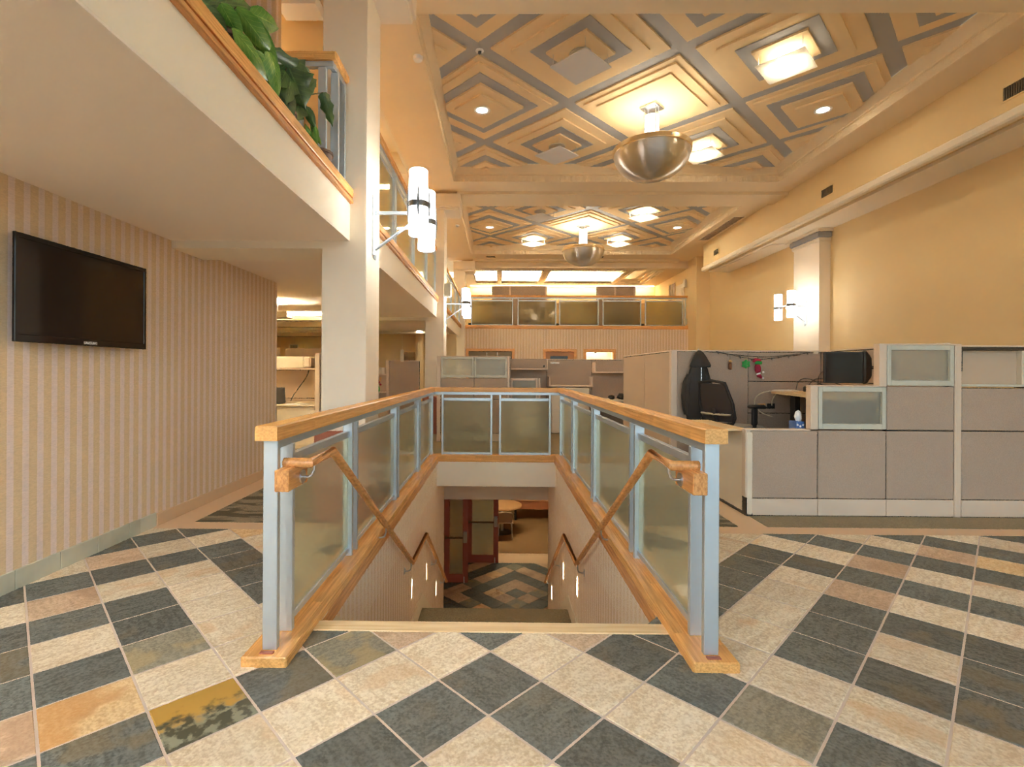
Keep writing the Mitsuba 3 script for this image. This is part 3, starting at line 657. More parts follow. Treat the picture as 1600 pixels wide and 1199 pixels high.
# ------------------------------------------------------------------ lamps
def tube_shade(k, c, z0, z1, r=.083, power=7):
    s = part(k, 'glass_tube', lathe([(.001, z0), (r * .9, z0), (r, z0 + .01), (r, z1 - .01), (r * .9, z1), (.001, z1)], c, 24), 'm_white', 'white glowing glass tube', smooth=40, emit=lum(COOL, power))
    zm = (z0 + z1) / 2 - .02
    part(s, 'ring', lathe([(r + .002, zm - .024), (r + .006, zm - .024), (r + .006, zm + .024), (r + .002, zm + .024)], c, 24), 'm_graphite', smooth=40)
    for a in range(4):
        an = a * math.pi / 2 - math.pi / 2 + .12; x, y = c[0] + (r + .006) * math.cos(an), c[1] + (r + .006) * math.sin(an)
        part(s, 'spike', tube([(x, y, zm - .15), (x, y, zm), (x, y, zm + .16)], [.0015, .013, .0015], 6), 'm_graphite')
def sconce(label, xw, yc, sgn, zc=2.77, power=7):
    k = thing('sconce', label, 'wall lamp', 'double tube sconces')
    part(k, 'backplate', bx(xw, xw + sgn * .022, yc - .045, yc + .045, 2.37, 2.93, .006), 'm_satin')
    part(k, 'finial', tube([(xw + sgn * .012, yc, 2.37), (xw + sgn * .02, yc, 2.335)], [.02, .008], 8), 'm_satin')
    xt = xw + sgn * .455
    part(k, 'arm', bx(xw + sgn * .015, xt, yc - .012, yc + .012, 2.755, 2.785, .003), 'm_satin', 'horizontal arm')
    part(k, 'brace', cat(*[tube([(xw + sgn * .015, yc + q, 2.43), (xt - sgn * .03, yc + q, 2.73)], .010, 4) for q in (-.014, .014)]), 'm_satin', 'slanting twin brace', kind='stuff')
    part(k, 'cross_bar', bx(xt - .012, xt + .012, yc - .17, yc + .17, 2.76, 2.78, .003), 'm_satin')
    for s, dz in ((-1, 0.01), (1, 0.0)):
        tube_shade(k, (xt, yc + s * .245, 0), 2.485 + dz, 3.055 + dz, power=power)
sconce('double tube sconce on the nearest pillar', -1.164, 4.575, 1, power=3)
sconce('double tube sconce on the second pillar', -1.164, 10.72, 1, power=4)
sconce('double tube sconce on the white pilaster of the right wall', 6.62, 10.85, -1, power=3)

def pendant(label, x, y, power):
    k = thing('bowl_pendant', label, 'pendant lamp', 'metal bowl pendants')
    zt = 5.35
    part(k, 'canopy', cat(rotz(bx(x - .135, x + .135, y - .135, y + .135, zt - .035, zt, .008), 45, (x, y))), 'm_steel')
    R = .56; zr = 4.70
    prof = [(R * math.sin(a), zr - .06 - .40 * math.cos(a) ** 1.0 + .0) for a in np.linspace(.02, math.pi / 2, 16)]
    inner = [(r * .97, z + .012) for r, z in prof[::-1]]
    pr = np.array(prof + [(R, zr - .055), (R * .985, zr - .055)] + inner); nr = len(pr)
    ang = np.linspace(0, 2 * math.pi, 65) + math.pi / 2
    bv = np.concatenate([np.c_[x + q * np.cos(ang), y + q * np.sin(ang), np.full(65, z)] for q, z in pr])
    bf = np.array([[a + b, a + b + 1, a + b + 66, a + b + 65] for a in range(0, 65 * (nr - 1), 65) for b in range(64)])
    part(k, 'bowl', (bv, bf), 'm_bowl', 'brushed metal bowl', smooth=True, uv=np.array([(i / nr, j / 64) for i in range(nr) for j in range(65)]))
    part(k, 'rim', lathe([(R - .03, zr - .066), (R + .014, zr - .060), (R + .018, zr - .05), (R + .018, zr + .008), (R + .01, zr + .015), (R - .02, zr + .015), (R - .03, zr - .05)], (x, y, 0), 64), 'm_brass', smooth=30)
    for a in range(4):
        an = a * math.pi / 2 + .2
        part(k, 'rod', tube([(x + .115 * math.cos(an), y + .115 * math.sin(an), zt - .03), (x + .13 * math.cos(an), y + .13 * math.sin(an), 4.32)], .007, 6), 'm_satin')
        part(k, 'screw', tube([(x + R * math.cos(an), y + R * math.sin(an), zr - .02), (x + (R + .02) * math.cos(an), y + (R + .02) * math.sin(an), zr - .02)], .013, 8), 'm_satin')
    part(k, 'lamp_tube', lathe([(.001, 4.45), (.10, 4.45), (.105, 4.46), (.105, 5.2), (.10, 5.21), (.001, 5.21)], (x, y, 0), 20), 'm_white', 'white glowing column', smooth=40, emit=lum(COOL, .9))
    part(k, 'bulb', lathe([(.001, 4.60), (.14, 4.60), (.32, 4.62), (.32, 4.63), (.001, 4.63)], (x, y, 0), 20), 'm_white', emit=lum(NEUTRAL, power))
pendant('metal bowl pendant in the nearer coffered bay', 2.30, 7.60, 2.2)
pendant('metal bowl pendant in the farther coffered bay', 2.30, 13.76, 4.5)
pendant('metal bowl pendant in the bay over the camera', 2.30, 1.42, 60)

def square_light(label, x, y, on):
    k = thing('square_ceiling_light', label, 'ceiling light', 'square glass plate ceiling lights')
    h = .385; z = 5.165
    part(k, 'plate', rotz(bx(x - h * .72, x + h * .72, y - h * .72, y + h * .72, z, z + .014, .003), 45, (x, y)), 'm_diffuser' if not on else 'm_plate', 'square frosted plate')
    part(k, 'lamp_housing', lathe([(.001, 5.317), (.13, 5.317), (.145, 5.317), (.145, 5.335), (.001, 5.335)], (x, y, 0), 24), 'm_white' if on else 'm_steel', smooth=30, emit=lum(NEUTRAL, 30 if y < 4 else 8 if y < 10 else 24) if on else None)
    for a in range(4):
        an = a * math.pi / 2; c, s = math.cos(an) * h * .9, math.sin(an) * h * .9
        part(k, 'cable', tube([(x + c, y + s, z + .01), (x + c * .98, y + s * .98, 5.41)], .003, 5), 'm_steel')
for n_, (cy, nm) in enumerate(((7.60, 'nearer'), (13.76, 'farther'), (1.42, 'overhead'))):
    for dx, dy, nm2 in ((-HALF, -HALF, 'near left'), (HALF, -HALF, 'near right'), (-HALF, HALF, 'far left'), (HALF, HALF, 'far right')):
        on = dx > 0 or (n_ == 1 and dy > 0)
        square_light(f"{'lit' if on else 'unlit grey'} square plate ceiling light, {nm2} of the {nm} coffered bay", CXB + dx, cy + dy, on)
    for dx, nm2 in ((-2 * HALF, 'left'), (2 * HALF, 'right')):
        k = thing('recessed_light', f'round recessed light on the {nm2} of the {nm} coffered bay', 'recessed light', 'round recessed lights')
        x, y = CXB + dx, cy
        part(k, 'trim_ring', lathe([(.085, 5.301), (.12, 5.297), (.12, 5.305), (.085, 5.305)], (x, y, 0), 24), 'm_white')
        part(k, 'lens', disc_down((x, y), .086, 5.3025, 24), 'm_white', emit=lum(NEUTRAL, 40 if n_ == 1 else 14))
for n_, y in enumerate((.45, -1.0)):
    k = thing('recessed_light', ('round recessed light under the balcony beside the camera', 'round recessed light under the balcony by the shop window')[n_], 'recessed light')
    part(k, 'trim_ring', lathe([(.08, ZB - .004), (.11, ZB - .008), (.11, ZB), (.08, ZB)], (-2.0, y, 0), 20), 'm_white'); part(k, 'lens', disc_down((-2.0, y), .08, ZB - .003), 'm_white', emit=lum(COOL, 150))
k = thing('sprinkler', 'small round sprinkler head on the rib crossing of the nearer coffered bay', 'sprinkler')
part(k, 'plate', lathe([(.001, 5.415), (.05, 5.415), (.055, 5.425)], (-.27, 6.38, 0), 20), 'm_white'); part(k, 'head', lathe([(.001, 5.39), (.022, 5.39), (.022, 5.415)], (-.27, 6.38, 0), 12), 'm_dark')
k = thing('smoke_detector', 'small white detector on the cream ceiling beside the first pillar', 'detector')
part(k, 'body', lathe([(.001, 5.06), (.05, 5.065), (.06, 5.09), (.062, ZC)], (-1.0, 6.0, 0), 20), 'm_white', smooth=40)
k = thing('sprinkler', 'sprinkler head on the ceiling strip beside the farther coffered bay', 'sprinkler')
part(k, 'plate', lathe([(.001, 5.09), (.05, 5.09), (.055, ZC)], (-1.1, 12.9, 0), 16), 'm_white'); part(k, 'head', lathe([(.001, 5.06), (.03, 5.06), (.02, 5.09)], (-1.1, 12.9, 0), 12), 'm_steel')

# vents on the bulkhead and in the ceiling
def vent(label, m_frame, m_slat, place, w, h, n):
    """built in (u, v, depth): place maps a box there to the world"""
    k = thing('air_vent', label, 'vent')
    part(k, 'frame', cat(place(0, w, 0, .018, 0, .014), place(0, w, h - .018, h, 0, .014), place(0, .018, 0, h, 0, .014), place(w - .018, w, 0, h, 0, .014)), m_frame)
    part(k, 'backing', place(.01, w - .01, .01, h - .01, 0, .003), 'm_dark')
    for i in range(n):
        u = .018 + (w - .036) * (i + .5) / n
        part(k, 'slat', place(u - (w / n) * .28, u + (w / n) * .28, .015, h - .015, .002, .011), m_slat)
bulk = lambda y0, z0: (lambda u0, u1, v0, v1, d0, d1: bx(6.02 - d1, 6.02 - d0, y0 + u0, y0 + u1, z0 + v0, z0 + v1))
vent('dark slatted air vent at the near end of the golden bulkhead', 'm_gold', 'm_grille', bulk(5.62, 4.56), .43, .19, 14)
vent('dark air vent midway along the golden bulkhead', 'm_gold', 'm_grille', bulk(9.05, 4.57), .36, .18, 10)
vent('dark air vent at the far end of the golden bulkhead', 'm_gold', 'm_grille', bulk(13.75, 4.58), .33, .18, 8)
vent('long grey air vent in the ceiling beside the farther bay', 'm_cream', 'm_tan_fabric', lambda u0, u1, v0, v1, d0, d1: bx(5.66 + v0, 5.66 + v1, 12.1 + u0, 12.1 + u1, ZC - d1, ZC - d0), 2.2, .28, 22)
for x, nm in ((-.45, 'left'), (3.1, 'right')):
    vent(f'small dark ceiling slot vent before the mezzanine, {nm} of two', 'm_grille', 'm_dark', lambda u0, u1, v0, v1, d0, d1: bx(x + u0, x + u1, 16.32 + v0, 16.32 + v1, ZC - d1, ZC - d0), .30, .16, 3)
vent('tall wall grille on the right wall of the mezzanine', 'm_gold', 'm_tan_fabric', lambda u0, u1, v0, v1, d0, d1: bx(6.41 - d1, 6.41 - d0, 18.2 + u0, 18.2 + u1, 4.0 + v0, 4.0 + v1), .75, .62, 3)
k = thing('speaker_box', 'small grey speaker box on the second pillar above the balcony edge', 'speaker')
part(k, 'body', bx(-1.164, -1.02, 10.47, 10.62, 2.90, 3.17, .012), 'm_frame_green'); part(k, 'bracket', bx(-1.164, -1.05, 10.5, 10.6, 2.88, 2.90), 'm_white')

# ------------------------------------------------------------------ television
k = thing('television', 'black flat television hung on the striped wall', 'television')
y0, y1, z0, z1 = 2.842, 3.916, 1.475, 2.114
part(k, 'body', bx(XL + .03, -2.805, y0 + .02, y1 - .02, z0 + .02, z1 - .02, .02), 'm_black_matte')
part(k, 'bezel', cat(bx(-2.815, -2.795, y0, y1, z1 - .032, z1, .004), bx(-2.815, -2.795, y0, y1, z0, z0 + .045, .004), bx(-2.815, -2.795, y0, y0 + .028, z0, z1, .004), bx(-2.815, -2.795, y1 - .028, y1, z0, z1, .004)), 'm_black_gloss')
part(k, 'screen', bx(-2.815, -2.801, y0 + .02, y1 - .02, z0 + .03, z1 - .02), 'm_black_gloss')
tm = meshkit.text_mesh('SAMSUNG', .016, .0012, True); v = np.array(tm.vertices)
v = np.c_[np.full(len(v), -2.7955) + v[:, 2], 3.32 + v[:, 0], z0 + .012 + v[:, 1]]
part(k, 'lettering', (v, np.array(tm.faces)), 'm_white', 'small white lettering')
part(k, 'wall_mount', bx(XL, XL + .032, 3.2, 3.55, 1.6, 1.95), 'm_dark')

# ------------------------------------------------------------------ office cubicles
mat('m_tan_panel', (.55, .42, .30), .8, spec=.2)
mat('m_cap', (.68, .54, .41), .45)
def xbox(y0, y1):            # a panel standing across x
    return lambda a, b, z0, z1, d0=0.0, d1=0.0, c=.004: bx(a, b, y0 - d0, y1 + d1, z0, z1, c)
def ybox(x0, x1):            # a panel standing along y
    return lambda a, b, z0, z1, d0=0.0, d1=0.0, c=.004: bx(x0 - d0, x1 + d1, a, b, z0, z1, c)
def partition(label, b, span, rows, cols, top, group=None, fabric='m_fabric', base=True, posts=(), glass=(), both=True):
    """rows: heights of the seams, cols: positions of the seams; glass: (col, row) that hold a framed pane"""
    k = thing('cubicle_partition', label, 'partition', group)
    a0, a1 = span
    part(k, 'frame', b(a0, a1, .0, top - .02, -.012, -.012, 0), 'm_dark')
    for i in range(len(cols) - 1):
        c0, c1 = cols[i] + .003, cols[i + 1] - .003
        if base: part(k, 'base_plate', b(c0, c1, .006, .160, .002, .002), 'm_cap', 'cream base plate')
        for j in range(len(rows) - 1):
            z0, z1 = rows[j] + .004, rows[j + 1] - .004
            if (i, j) in glass: continue
            part(k, 'fabric_panel', b(c0, c1, z0, z1, 0, 0, .006), fabric, 'woven fabric panel')
    part(k, 'top_cap', b(a0, a1, top - .018, top, .003, .003), 'm_cap', 'cream top cap')
    for p0, p1, z0, z1 in posts: part(k, 'post', b(p0, p1, z0, z1, .004, .004, .006), 'm_cap', 'cream post')
    return k
def glass_module(k, b, x0, x1, z0, z1, m='m_frost_clear'):
    w = .036
    part(k, 'glass_frame', cat(b(x0, x0 + w, z0, z1, .003, .003), b(x1 - w, x1, z0, z1, .003, .003), b(x0 + w, x1 - w, z0, z0 + .05, .003, .003), b(x0 + w, x1 - w, z1 - .045, z1, .003, .003)), 'm_frame_green', 'pale green grey frame')
    part(k, 'glass_pane', b(x0 + w, x1 - w, z0 + .05, z1 - .045, -.026, -.03, 0), m, 'frosted pane')

R3 = [.167, .795]
FB = xbox(4.61, 4.68)
k = thing('cubicle_partition', 'long front partition of the right cubicle, stepped fabric panels, two frosted panes and cream base', 'partition')
xs = [2.312, 2.931, 3.554, 4.169]
part(k, 'frame', cat(FB(2.32, 4.17, 0, .78, -.012, -.012, 0), FB(3.56, 4.17, .7, 1.19, -.012, -.012, 0), FB(4.24, 5.9, 0, 1.19, -.012, -.012, 0)), 'm_dark')
for i in range(3):
    part(k, 'base_plate', FB(xs[i] + .002, xs[i + 1] - .002, .008, .160, .002, 0), 'm_cap', 'cream base plate')
    part(k, 'fabric_panel', FB(xs[i] + .004, xs[i + 1] - .004, .166, .788 if i else .785, 0, 0, .006), 'm_fabric')
part(k, 'fabric_panel', FB(xs[2] + .004, xs[3] - .004, .800, 1.198, 0, 0, .006), 'm_fabric')
glass_module(k, FB, xs[1] + .004, xs[2] - .004, .803, 1.192)
glass_module(k, FB, xs[2] + .004, xs[3] - .004, 1.206, 1.578)
part(k, 'end_cap', FB(2.862, 2.931, .80, 1.20, .003, .003), 'm_cap'); part(k, 'end_cap', FB(3.485, 3.554, 1.195, 1.59, .003, .003), 'm_cap')
part(k, 'top_cap', cat(FB(2.312, 2.862, .786, .800, .004, .01)), 'm_cap'); part(k, 'top_cap', FB(2.862, 3.485, 1.193, 1.206, .004, .01), 'm_cap'); part(k, 'top_cap', FB(3.485, 4.233, 1.579, 1.592, .004, .01), 'm_cap')
part(k, 'post', FB(4.172, 4.233, .0, 1.579, .006, 0, .008), 'm_cap', 'tall cream post')
for a, b_ in ((4.237, 4.86), (4.865, 5.48), (5.485, 5.9)):
    part(k, 'base_plate', FB(a, b_, .008, .160, .002, 0), 'm_cap'); part(k, 'fabric_panel', FB(a, b_, .166, .788, 0, 0, .006), 'm_fabric'); part(k, 'fabric_panel', FB(a, b_, .800, 1.185, 0, 0, .006), 'm_fabric')
b2 = xbox(4.63, 4.98)
o = thing('overhead_cabinet', 'open cream cabinet with a black top band at the right edge of the front partition', 'cabinet')
part(o, 'back', b2(4.24, 4.83, 1.215, 1.55, -.05, -.27), 'm_tan_panel'); part(o, 'bottom', b2(4.24, 4.83, 1.20, 1.222, .01, 0), 'm_frame_green'); part(o, 'side', b2(4.80, 4.83, 1.222, 1.55), 'm_laminate'); part(o, 'side', b2(4.238, 4.245, 1.222, 1.55), 'm_laminate')
part(o, 'top_band', cat(b2(4.24, 4.84, 1.535, 1.565, .012, 0)), 'm_dark', 'black band'); part(o, 'hinge_bar', b2(4.237, 4.251, 1.34, 1.54, .012, -.2), 'm_dark'); part(o, 'top', b2(4.237, 4.85, 1.565, 1.58, .012, 0), 'm_cap')
o = thing('desk_monitor', 'edge of a black monitor at the right border of the cubicle', 'monitor')
part(o, 'body', bx(4.86, 5.22, 4.70, 4.76, 1.21, 1.56, .01), 'm_dark'); part(o, 'foot', bx(4.95, 5.1, 4.68, 4.85, 1.19, 1.21), 'm_dark')

SB = ybox(2.28, 2.33)
k = thing('cubicle_partition', 'low cream side panel of the right cubicle with a light wood counter', 'partition')
part(k, 'panel', SB(4.60, 5.62, .012, .77), 'm_laminate'); part(k, 'foot_strip', SB(4.60, 5.62, 0, .03, .004, .004), 'm_dark'); part(k, 'corner_plate', bx(2.275, 2.312, 4.602, 4.68, .01, .17), 'm_dark')
part(k, 'counter', bx(2.10, 2.335, 4.70, 5.60, .77, .792, .006), 'm_oak', 'light wood counter'); part(k, 'corner_post', bx(2.268, 2.314, 4.604, 4.68, .17, .80, .006), 'm_cap')
partition('tall tan side partition behind the right stair railing', ybox(2.22, 2.29), (6.46, 8.92), [.167, 1.585], [6.52, 7.62, 8.92], 1.607, fabric='m_tan_panel', posts=((6.44, 6.52, 0, 1.607),))
k = partition('fabric back partition of the right cubicle where the jacket hangs', xbox(6.44, 6.51), (2.29, 4.13), [.167, .80, 1.207, 1.585], [3.204, 4.128], 1.607)
part(k, 'fabric_panel', xbox(6.44, 6.51)(2.295, 3.20, .167, 1.585, 0, 0, .006), 'm_fabric')
k = partition('fabric side partition of the right cubicle behind the monitor', ybox(4.135, 4.205), (4.69, 6.51), [.167, .80, 1.207, 1.585], [4.69, 5.35, 6.505], 1.607)

# things in the right cubicle
k = thing('standing_desk', 'light wood worktop in the right cubicle beside the stepped partition', 'desk')
part(k, 'top', prism(sg.Polygon([(3.42, 6.30), (3.16, 5.0), (3.22, 4.75), (4.12, 4.75), (4.12, 6.42), (3.56, 6.42)]).buffer(.03).buffer(-.03), 1.062, 1.09), 'm_oak')
part(k, 'leg', cat(bx(3.6, 3.66, 4.9, 5.0, .04, 1.062), bx(3.45, 3.8, 4.85, 5.0, 0, .05)), 'm_dark'); part(k, 'leg', cat(bx(3.6, 3.66, 6.1, 6.2, .04, 1.062), bx(3.45, 3.8, 6.1, 6.25, 0, .05)), 'm_dark')
single('drawer_pedestal', 'dark drawer unit under the light wood worktop', 'drawers', cat(bx(3.5, 4.05, 5.25, 5.9, .03, .62, .01), bx(3.49, 3.5, 5.27, 5.88, .34, .60), bx(3.49, 3.5, 5.27, 5.88, .06, .32)), 'm_mesh_black')
k = thing('keyboard', 'flat white keyboard at the corner of the light wood worktop', 'keyboard')
part(k, 'body', rotz(bx(3.38, 3.65, 6.08, 6.22, 1.09, 1.108, .005), 12, (3.5, 6.15)), 'm_laminate'); part(k, 'keys', rotz(bx(3.395, 3.635, 6.095, 6.205, 1.108, 1.113, .002), 12, (3.5, 6.15)), 'm_white')
single('power_adapter', 'small black power adapter on the light wood worktop', 'adapter', bx(3.75, 3.82, 6.1, 6.2, 1.09, 1.15, .01), 'm_dark')
def arc(p, n=14):
    p = np.array(p, float); t = np.linspace(0, 1, n)[:, None]
    if len(p) == 3: return (1 - t) ** 2 * p[0] + 2 * t * (1 - t) * p[1] + t ** 2 * p[2]
    return (1 - t) ** 3 * p[0] + 3 * t * (1 - t) ** 2 * p[1] + 3 * t ** 2 * (1 - t) * p[2] + t ** 3 * p[3]
single('cable', 'black cable arching over the worktop from the power adapter', 'cable', tube(arc([(3.79, 6.15, 1.15), (3.85, 6.1, 1.38), (4.0, 5.9, 1.16), (4.08, 5.7, 1.098)]), .006, 6), 'm_dark', smooth=60)
single('cable', 'black cable loop in front of the back partition on the worktop', 'cable', tube(arc([(3.70, 6.25, 1.098), (3.74, 6.3, 1.34), (3.95, 6.3, 1.26), (4.09, 6.2, 1.098)]), .005, 6), 'm_dark', smooth=60)
single('cable', 'long cream cable hanging off the worktop corner down the back partition', 'cable', tube(arc([(3.40, 6.16, 1.098), (3.05, 6.22, 1.10), (3.22, 6.40, .80), (3.50, 6.42, .76)]), .006, 6), 'm_cord', smooth=60)
single('cable', 'short cream cable from the worktop to the black outlet', 'cable', tube(arc([(3.52, 6.2, 1.092), (3.50, 6.3, 1.12), (3.47, 6.41, .98), (3.50, 6.428, .90)]), .006, 6), 'm_cord', smooth=60)
for x, m, t in ((3.37, 'm_outlet', 'orange brown outlet plate low on the back partition'), (3.49, 'm_dark', 'black outlet plate low on the back partition')):
    k = thing('outlet', t, 'outlet'); part(k, 'plate', bx(x - .05, x + .05, 6.43, 6.44, .86, .925, .003), m); part(k, 'socket', cat(bx(x - .03, x - .01, 6.427, 6.431, .88, .905), bx(x + .01, x + .03, 6.427, 6.431, .88, .905)), 'm_mesh_black', kind='stuff')
k = thing('side_worktop', 'narrow low worktop behind the front partition', 'worktop'); part(k, 'top', bx(2.34, 3.5, 4.69, 5.05, .712, .735, .006), 'm_oak'); part(k, 'bracket', bx(2.36, 2.40, 4.69, 5.0, 0.0, .712), 'm_dark'); part(k, 'bracket', bx(3.44, 3.48, 4.69, 4.84, 0.0, .712), 'm_dark')
k = thing('tissue_box', 'blue tissue box with white spots behind the low front panel', 'tissue box')
part(k, 'box', bx(2.79, 2.87, 4.71, 4.83, .735, .862, .004), 'm_blue'); part(k, 'spots', cat(*[move(rotx, (2.805 + .025 * i, 4.7095, .83 - .012 * (i % 2))) for i, rotx in enumerate([(np.array([[.010 * math.cos(a), 0, .010 * math.sin(a)] for a in np.linspace(0, 2 * math.pi, 13)[:-1]]), np.array([[0, j, j + 1] for j in range(1, 11)]))] * 3)]), 'm_white', kind='stuff')
tv_, tf_ = cat(trimesh.creation.icosphere(2, .042)); tv_ = tv_ * (.8, .6, 1.3) * (1 + .35 * (meshkit.noise(tv_ * 40) - .5))[:, None] + (2.845, 4.77, .905)
part(k, 'tissue', (tv_, tf_), 'm_white', 'crumpled white tissue', smooth=40)

k = thing('computer_monitor', 'black monitor on an arm above the frosted pane of the front partition', 'monitor')
mc = (3.60, 5.2)
part(k, 'screen', rotz(bx(3.39, 3.73, 5.180, 5.186, 1.235, 1.525), -8, mc), 'm_screen')
part(k, 'bezel', rotz(cat(bx(3.378, 3.742, 5.183, 5.215, 1.52, 1.54, .004), bx(3.378, 3.742, 5.183, 5.215, 1.215, 1.238, .004), bx(3.378, 3.393, 5.183, 5.215, 1.215, 1.54, .004), bx(3.727, 3.742, 5.183, 5.215, 1.215, 1.54, .004)), -8, mc), 'm_dark')
part(k, 'back_shell', rotz(hull(((3.45, 5.225, 1.27), .035), ((3.68, 5.225, 1.27), .035), ((3.45, 5.225, 1.49), .035), ((3.68, 5.225, 1.49), .035), ((3.56, 5.27, 1.38), .09)), -8, mc), 'm_black_matte', smooth=30)
part(k, 'side_fin', rotz(hull(((3.765, 5.20, 1.23), .025), ((3.765, 5.20, 1.53), .025), ((3.82, 5.24, 1.29), .03), ((3.82, 5.24, 1.47), .03)), -8, mc), 'm_black_gloss', 'rounded dark side', smooth=30)
part(k, 'arm', cat(tube([(3.58, 5.33, 1.38), (3.85, 5.42, 1.38), (4.135, 5.30, 1.38)], .018, 8), bx(4.12, 4.135, 5.24, 5.36, 1.32, 1.44, .004)), 'm_black_matte', smooth=50)
single('cable', 'thin black cable hanging beside the monitor', 'cable', tube(arc([(3.43, 5.22, 1.34), (3.30, 5.25, 1.36), (3.38, 5.3, 1.20), (3.36, 5.3, 1.10)]), .004, 5), 'm_dark')

k = thing('office_chair', 'black mesh office chair with grey seat behind the right stair railing', 'office chair')
cc = (2.78, 5.95); RZ = 28
loc = lambda m: move(rotz(m, RZ), (cc[0], cc[1], 0))
def shell(pts, th):
    return hull(*[(p, th) for p in pts], seg=12)
back_outer = [(-.24, -.21, .74), (-.24, .21, .74), (-.30, -.225, .95), (-.30, .225, .95), (-.37, -.17, 1.20), (-.37, .17, 1.20)]
bo = lambda s: [np.array(p) * (1, s, 1) for p in back_outer]
fr = [tube([(-.23, -.17, .73), (-.25, -.215, .80), (-.30, -.225, .96), (-.37, -.17, 1.20), (-.375, 0, 1.225), (-.37, .17, 1.20), (-.30, .225, .96), (-.25, .215, .80), (-.23, .17, .73), (-.225, 0, .715), (-.23, -.17, .73)], .017, 8)]
part(k, 'backrest_frame', loc(cat(*fr)), 'm_black_matte', smooth=50)
msh = []
for i in range(9):
    z = .75 + .055 * i; u = (z - .73) / .47; hw = .20 * (1 - .22 * max(0, (u - .5)) * 1.2); x = -.232 - .14 * u
    msh.append((x, hw, z))
vv = np.array([(x - .02 * (1 - (q / 1.0) ** 2) , hw * q, z) for x, hw, z in msh for q in np.linspace(-1, 1, 7)]); ff = [[i * 7 + j, i * 7 + j + 1, i * 7 + j + 8, i * 7 + j + 7] for i in range(8) for j in range(6)]
vv2 = vv + (.006, 0, 0)
part(k, 'backrest', loc(cat((vv, np.array(ff)), (vv2, np.array(ff)[:, ::-1]))), 'm_mesh_black', smooth=True)
part(k, 'lumbar_bar', loc(tube([(-.30, -.20, .84), (-.325, 0, .835), (-.30, .20, .84)], .014, 8)), 'm_steel', smooth=60)
part(k, 'seat', loc(shell([(.24, -.2, .665), (.24, .2, .665), (-.2, -.2, .665), (-.2, .2, .665), (.05, 0, .672)], .035)), 'm_chair_seat', 'grey fabric seat', smooth=35)
for s in (-1, 1):
    a = part(k, 'armrest', loc(hull(((.16, s * .27, .93), .022), ((-.08, s * .27, .935), .022), ((.17, s * .25, .93), .02), ((.21, s * .26, .918), .02), ((-.08, s * .30, .935), .02))), 'm_black_matte', smooth=35)
    part(a, 'arm_post', loc(cat(bx(-.03, .05, s * .27 - .018, s * .27 + .018, .72, .92, .01), bx(-.015, .035, s * .27 - .012, s * .27 + .012, .62, .74, .006), bx(-.02, .04, s * .12, s * .28, .605, .63, .006))), 'm_black_matte')
part(k, 'column', loc(cat(cyl((0, 0), .028, .10, .64), cyl((0, 0), .05, .08, .36))), 'm_dark', smooth=40)
part(k, 'spine', loc(tube([(-.02, 0, .61), (-.24, 0, .63), (-.30, 0, .80), (-.335, 0, .90)], .022, 8)), 'm_black_matte', smooth=50)
for a in range(5):
    an = a * 2 * math.pi / 5; c, s = math.cos(an), math.sin(an)
    part(k, 'base_leg', loc(tube([(.03 * c, .03 * s, .10), (.31 * c, .31 * s, .075)], [.028, .018], 8)), 'm_black_matte', smooth=50)
    part(k, 'caster', loc(tube([(.31 * c - .012 * s, .31 * s + .012 * c, .03), (.31 * c + .012 * s, .31 * s - .012 * c, .03)], .03, 12)), 'm_dark', smooth=40)

def loft(secs, n=28, fold=.10, seed=1):
    """secs: (x, y, z, half width in x, half depth in y)"""
    v, f = [], []
    for i, (x, y, z, a, b) in enumerate(secs):
        for j in range(n):
            t = j * 2 * math.pi / n
            m = 1 + fold * math.sin(5 * t + .35 * i + seed) * min(1, i / 4) + .05 * math.sin(11 * t + seed - .2 * i)
            v.append((x + a * math.cos(t) * m, y + b * math.sin(t) * m, z))
    for i in range(len(secs) - 1):
        for j in range(n):
            p, q = i * n + j, i * n + (j + 1) % n
            f += [[p, p + n, q + n], [p, q + n, q]]
    k0 = len(v); v += [secs[0][:3], secs[-1][:3]]
    for j in range(n): f += [[k0, j, (j + 1) % n], [k0 + 1, (len(secs) - 1) * n + (j + 1) % n, (len(secs) - 1) * n + j]]
    return np.array(v, float), np.array(f)
k = thing('jacket', 'black hooded jacket hung on the back partition behind the office chair', 'jacket')
part(k, 'body', loft([(2.555, 6.40, 1.47, .05, .03), (2.55, 6.395, 1.42, .085, .04), (2.545, 6.385, 1.34, .115, .05), (2.535, 6.38, 1.24, .145, .055), (2.53, 6.375, 1.12, .165, .06), (2.53, 6.37, .98, .165, .062), (2.535, 6.37, .84, .155, .062), (2.54, 6.375, .72, .14, .058), (2.545, 6.38, .66, .125, .05)]), 'm_jacket', smooth=45)
part(k, 'hood', loft([(2.562, 6.415, 1.603, .012, .012), (2.56, 6.40, 1.575, .045, .03), (2.56, 6.39, 1.53, .075, .045), (2.562, 6.38, 1.47, .105, .055), (2.565, 6.375, 1.41, .13, .06), (2.565, 6.375, 1.385, .125, .05)], fold=.08, seed=3), 'm_jacket', smooth=45)
part(k, 'sleeve', loft([(2.44, 6.385, 1.30, .045, .035), (2.40, 6.375, 1.18, .06, .045), (2.385, 6.37, 1.02, .06, .045), (2.39, 6.37, .88, .055, .042), (2.41, 6.375, .78, .045, .038)], fold=.12, seed=5), 'm_jacket', smooth=45)
part(k, 'sleeve', loft([(2.63, 6.37, 1.30, .04, .035), (2.66, 6.36, 1.16, .052, .045), (2.67, 6.355, 1.0, .055, .045), (2.665, 6.36, .84, .05, .042), (2.655, 6.365, .74, .042, .036)], fold=.12, seed=8), 'm_jacket', smooth=45)
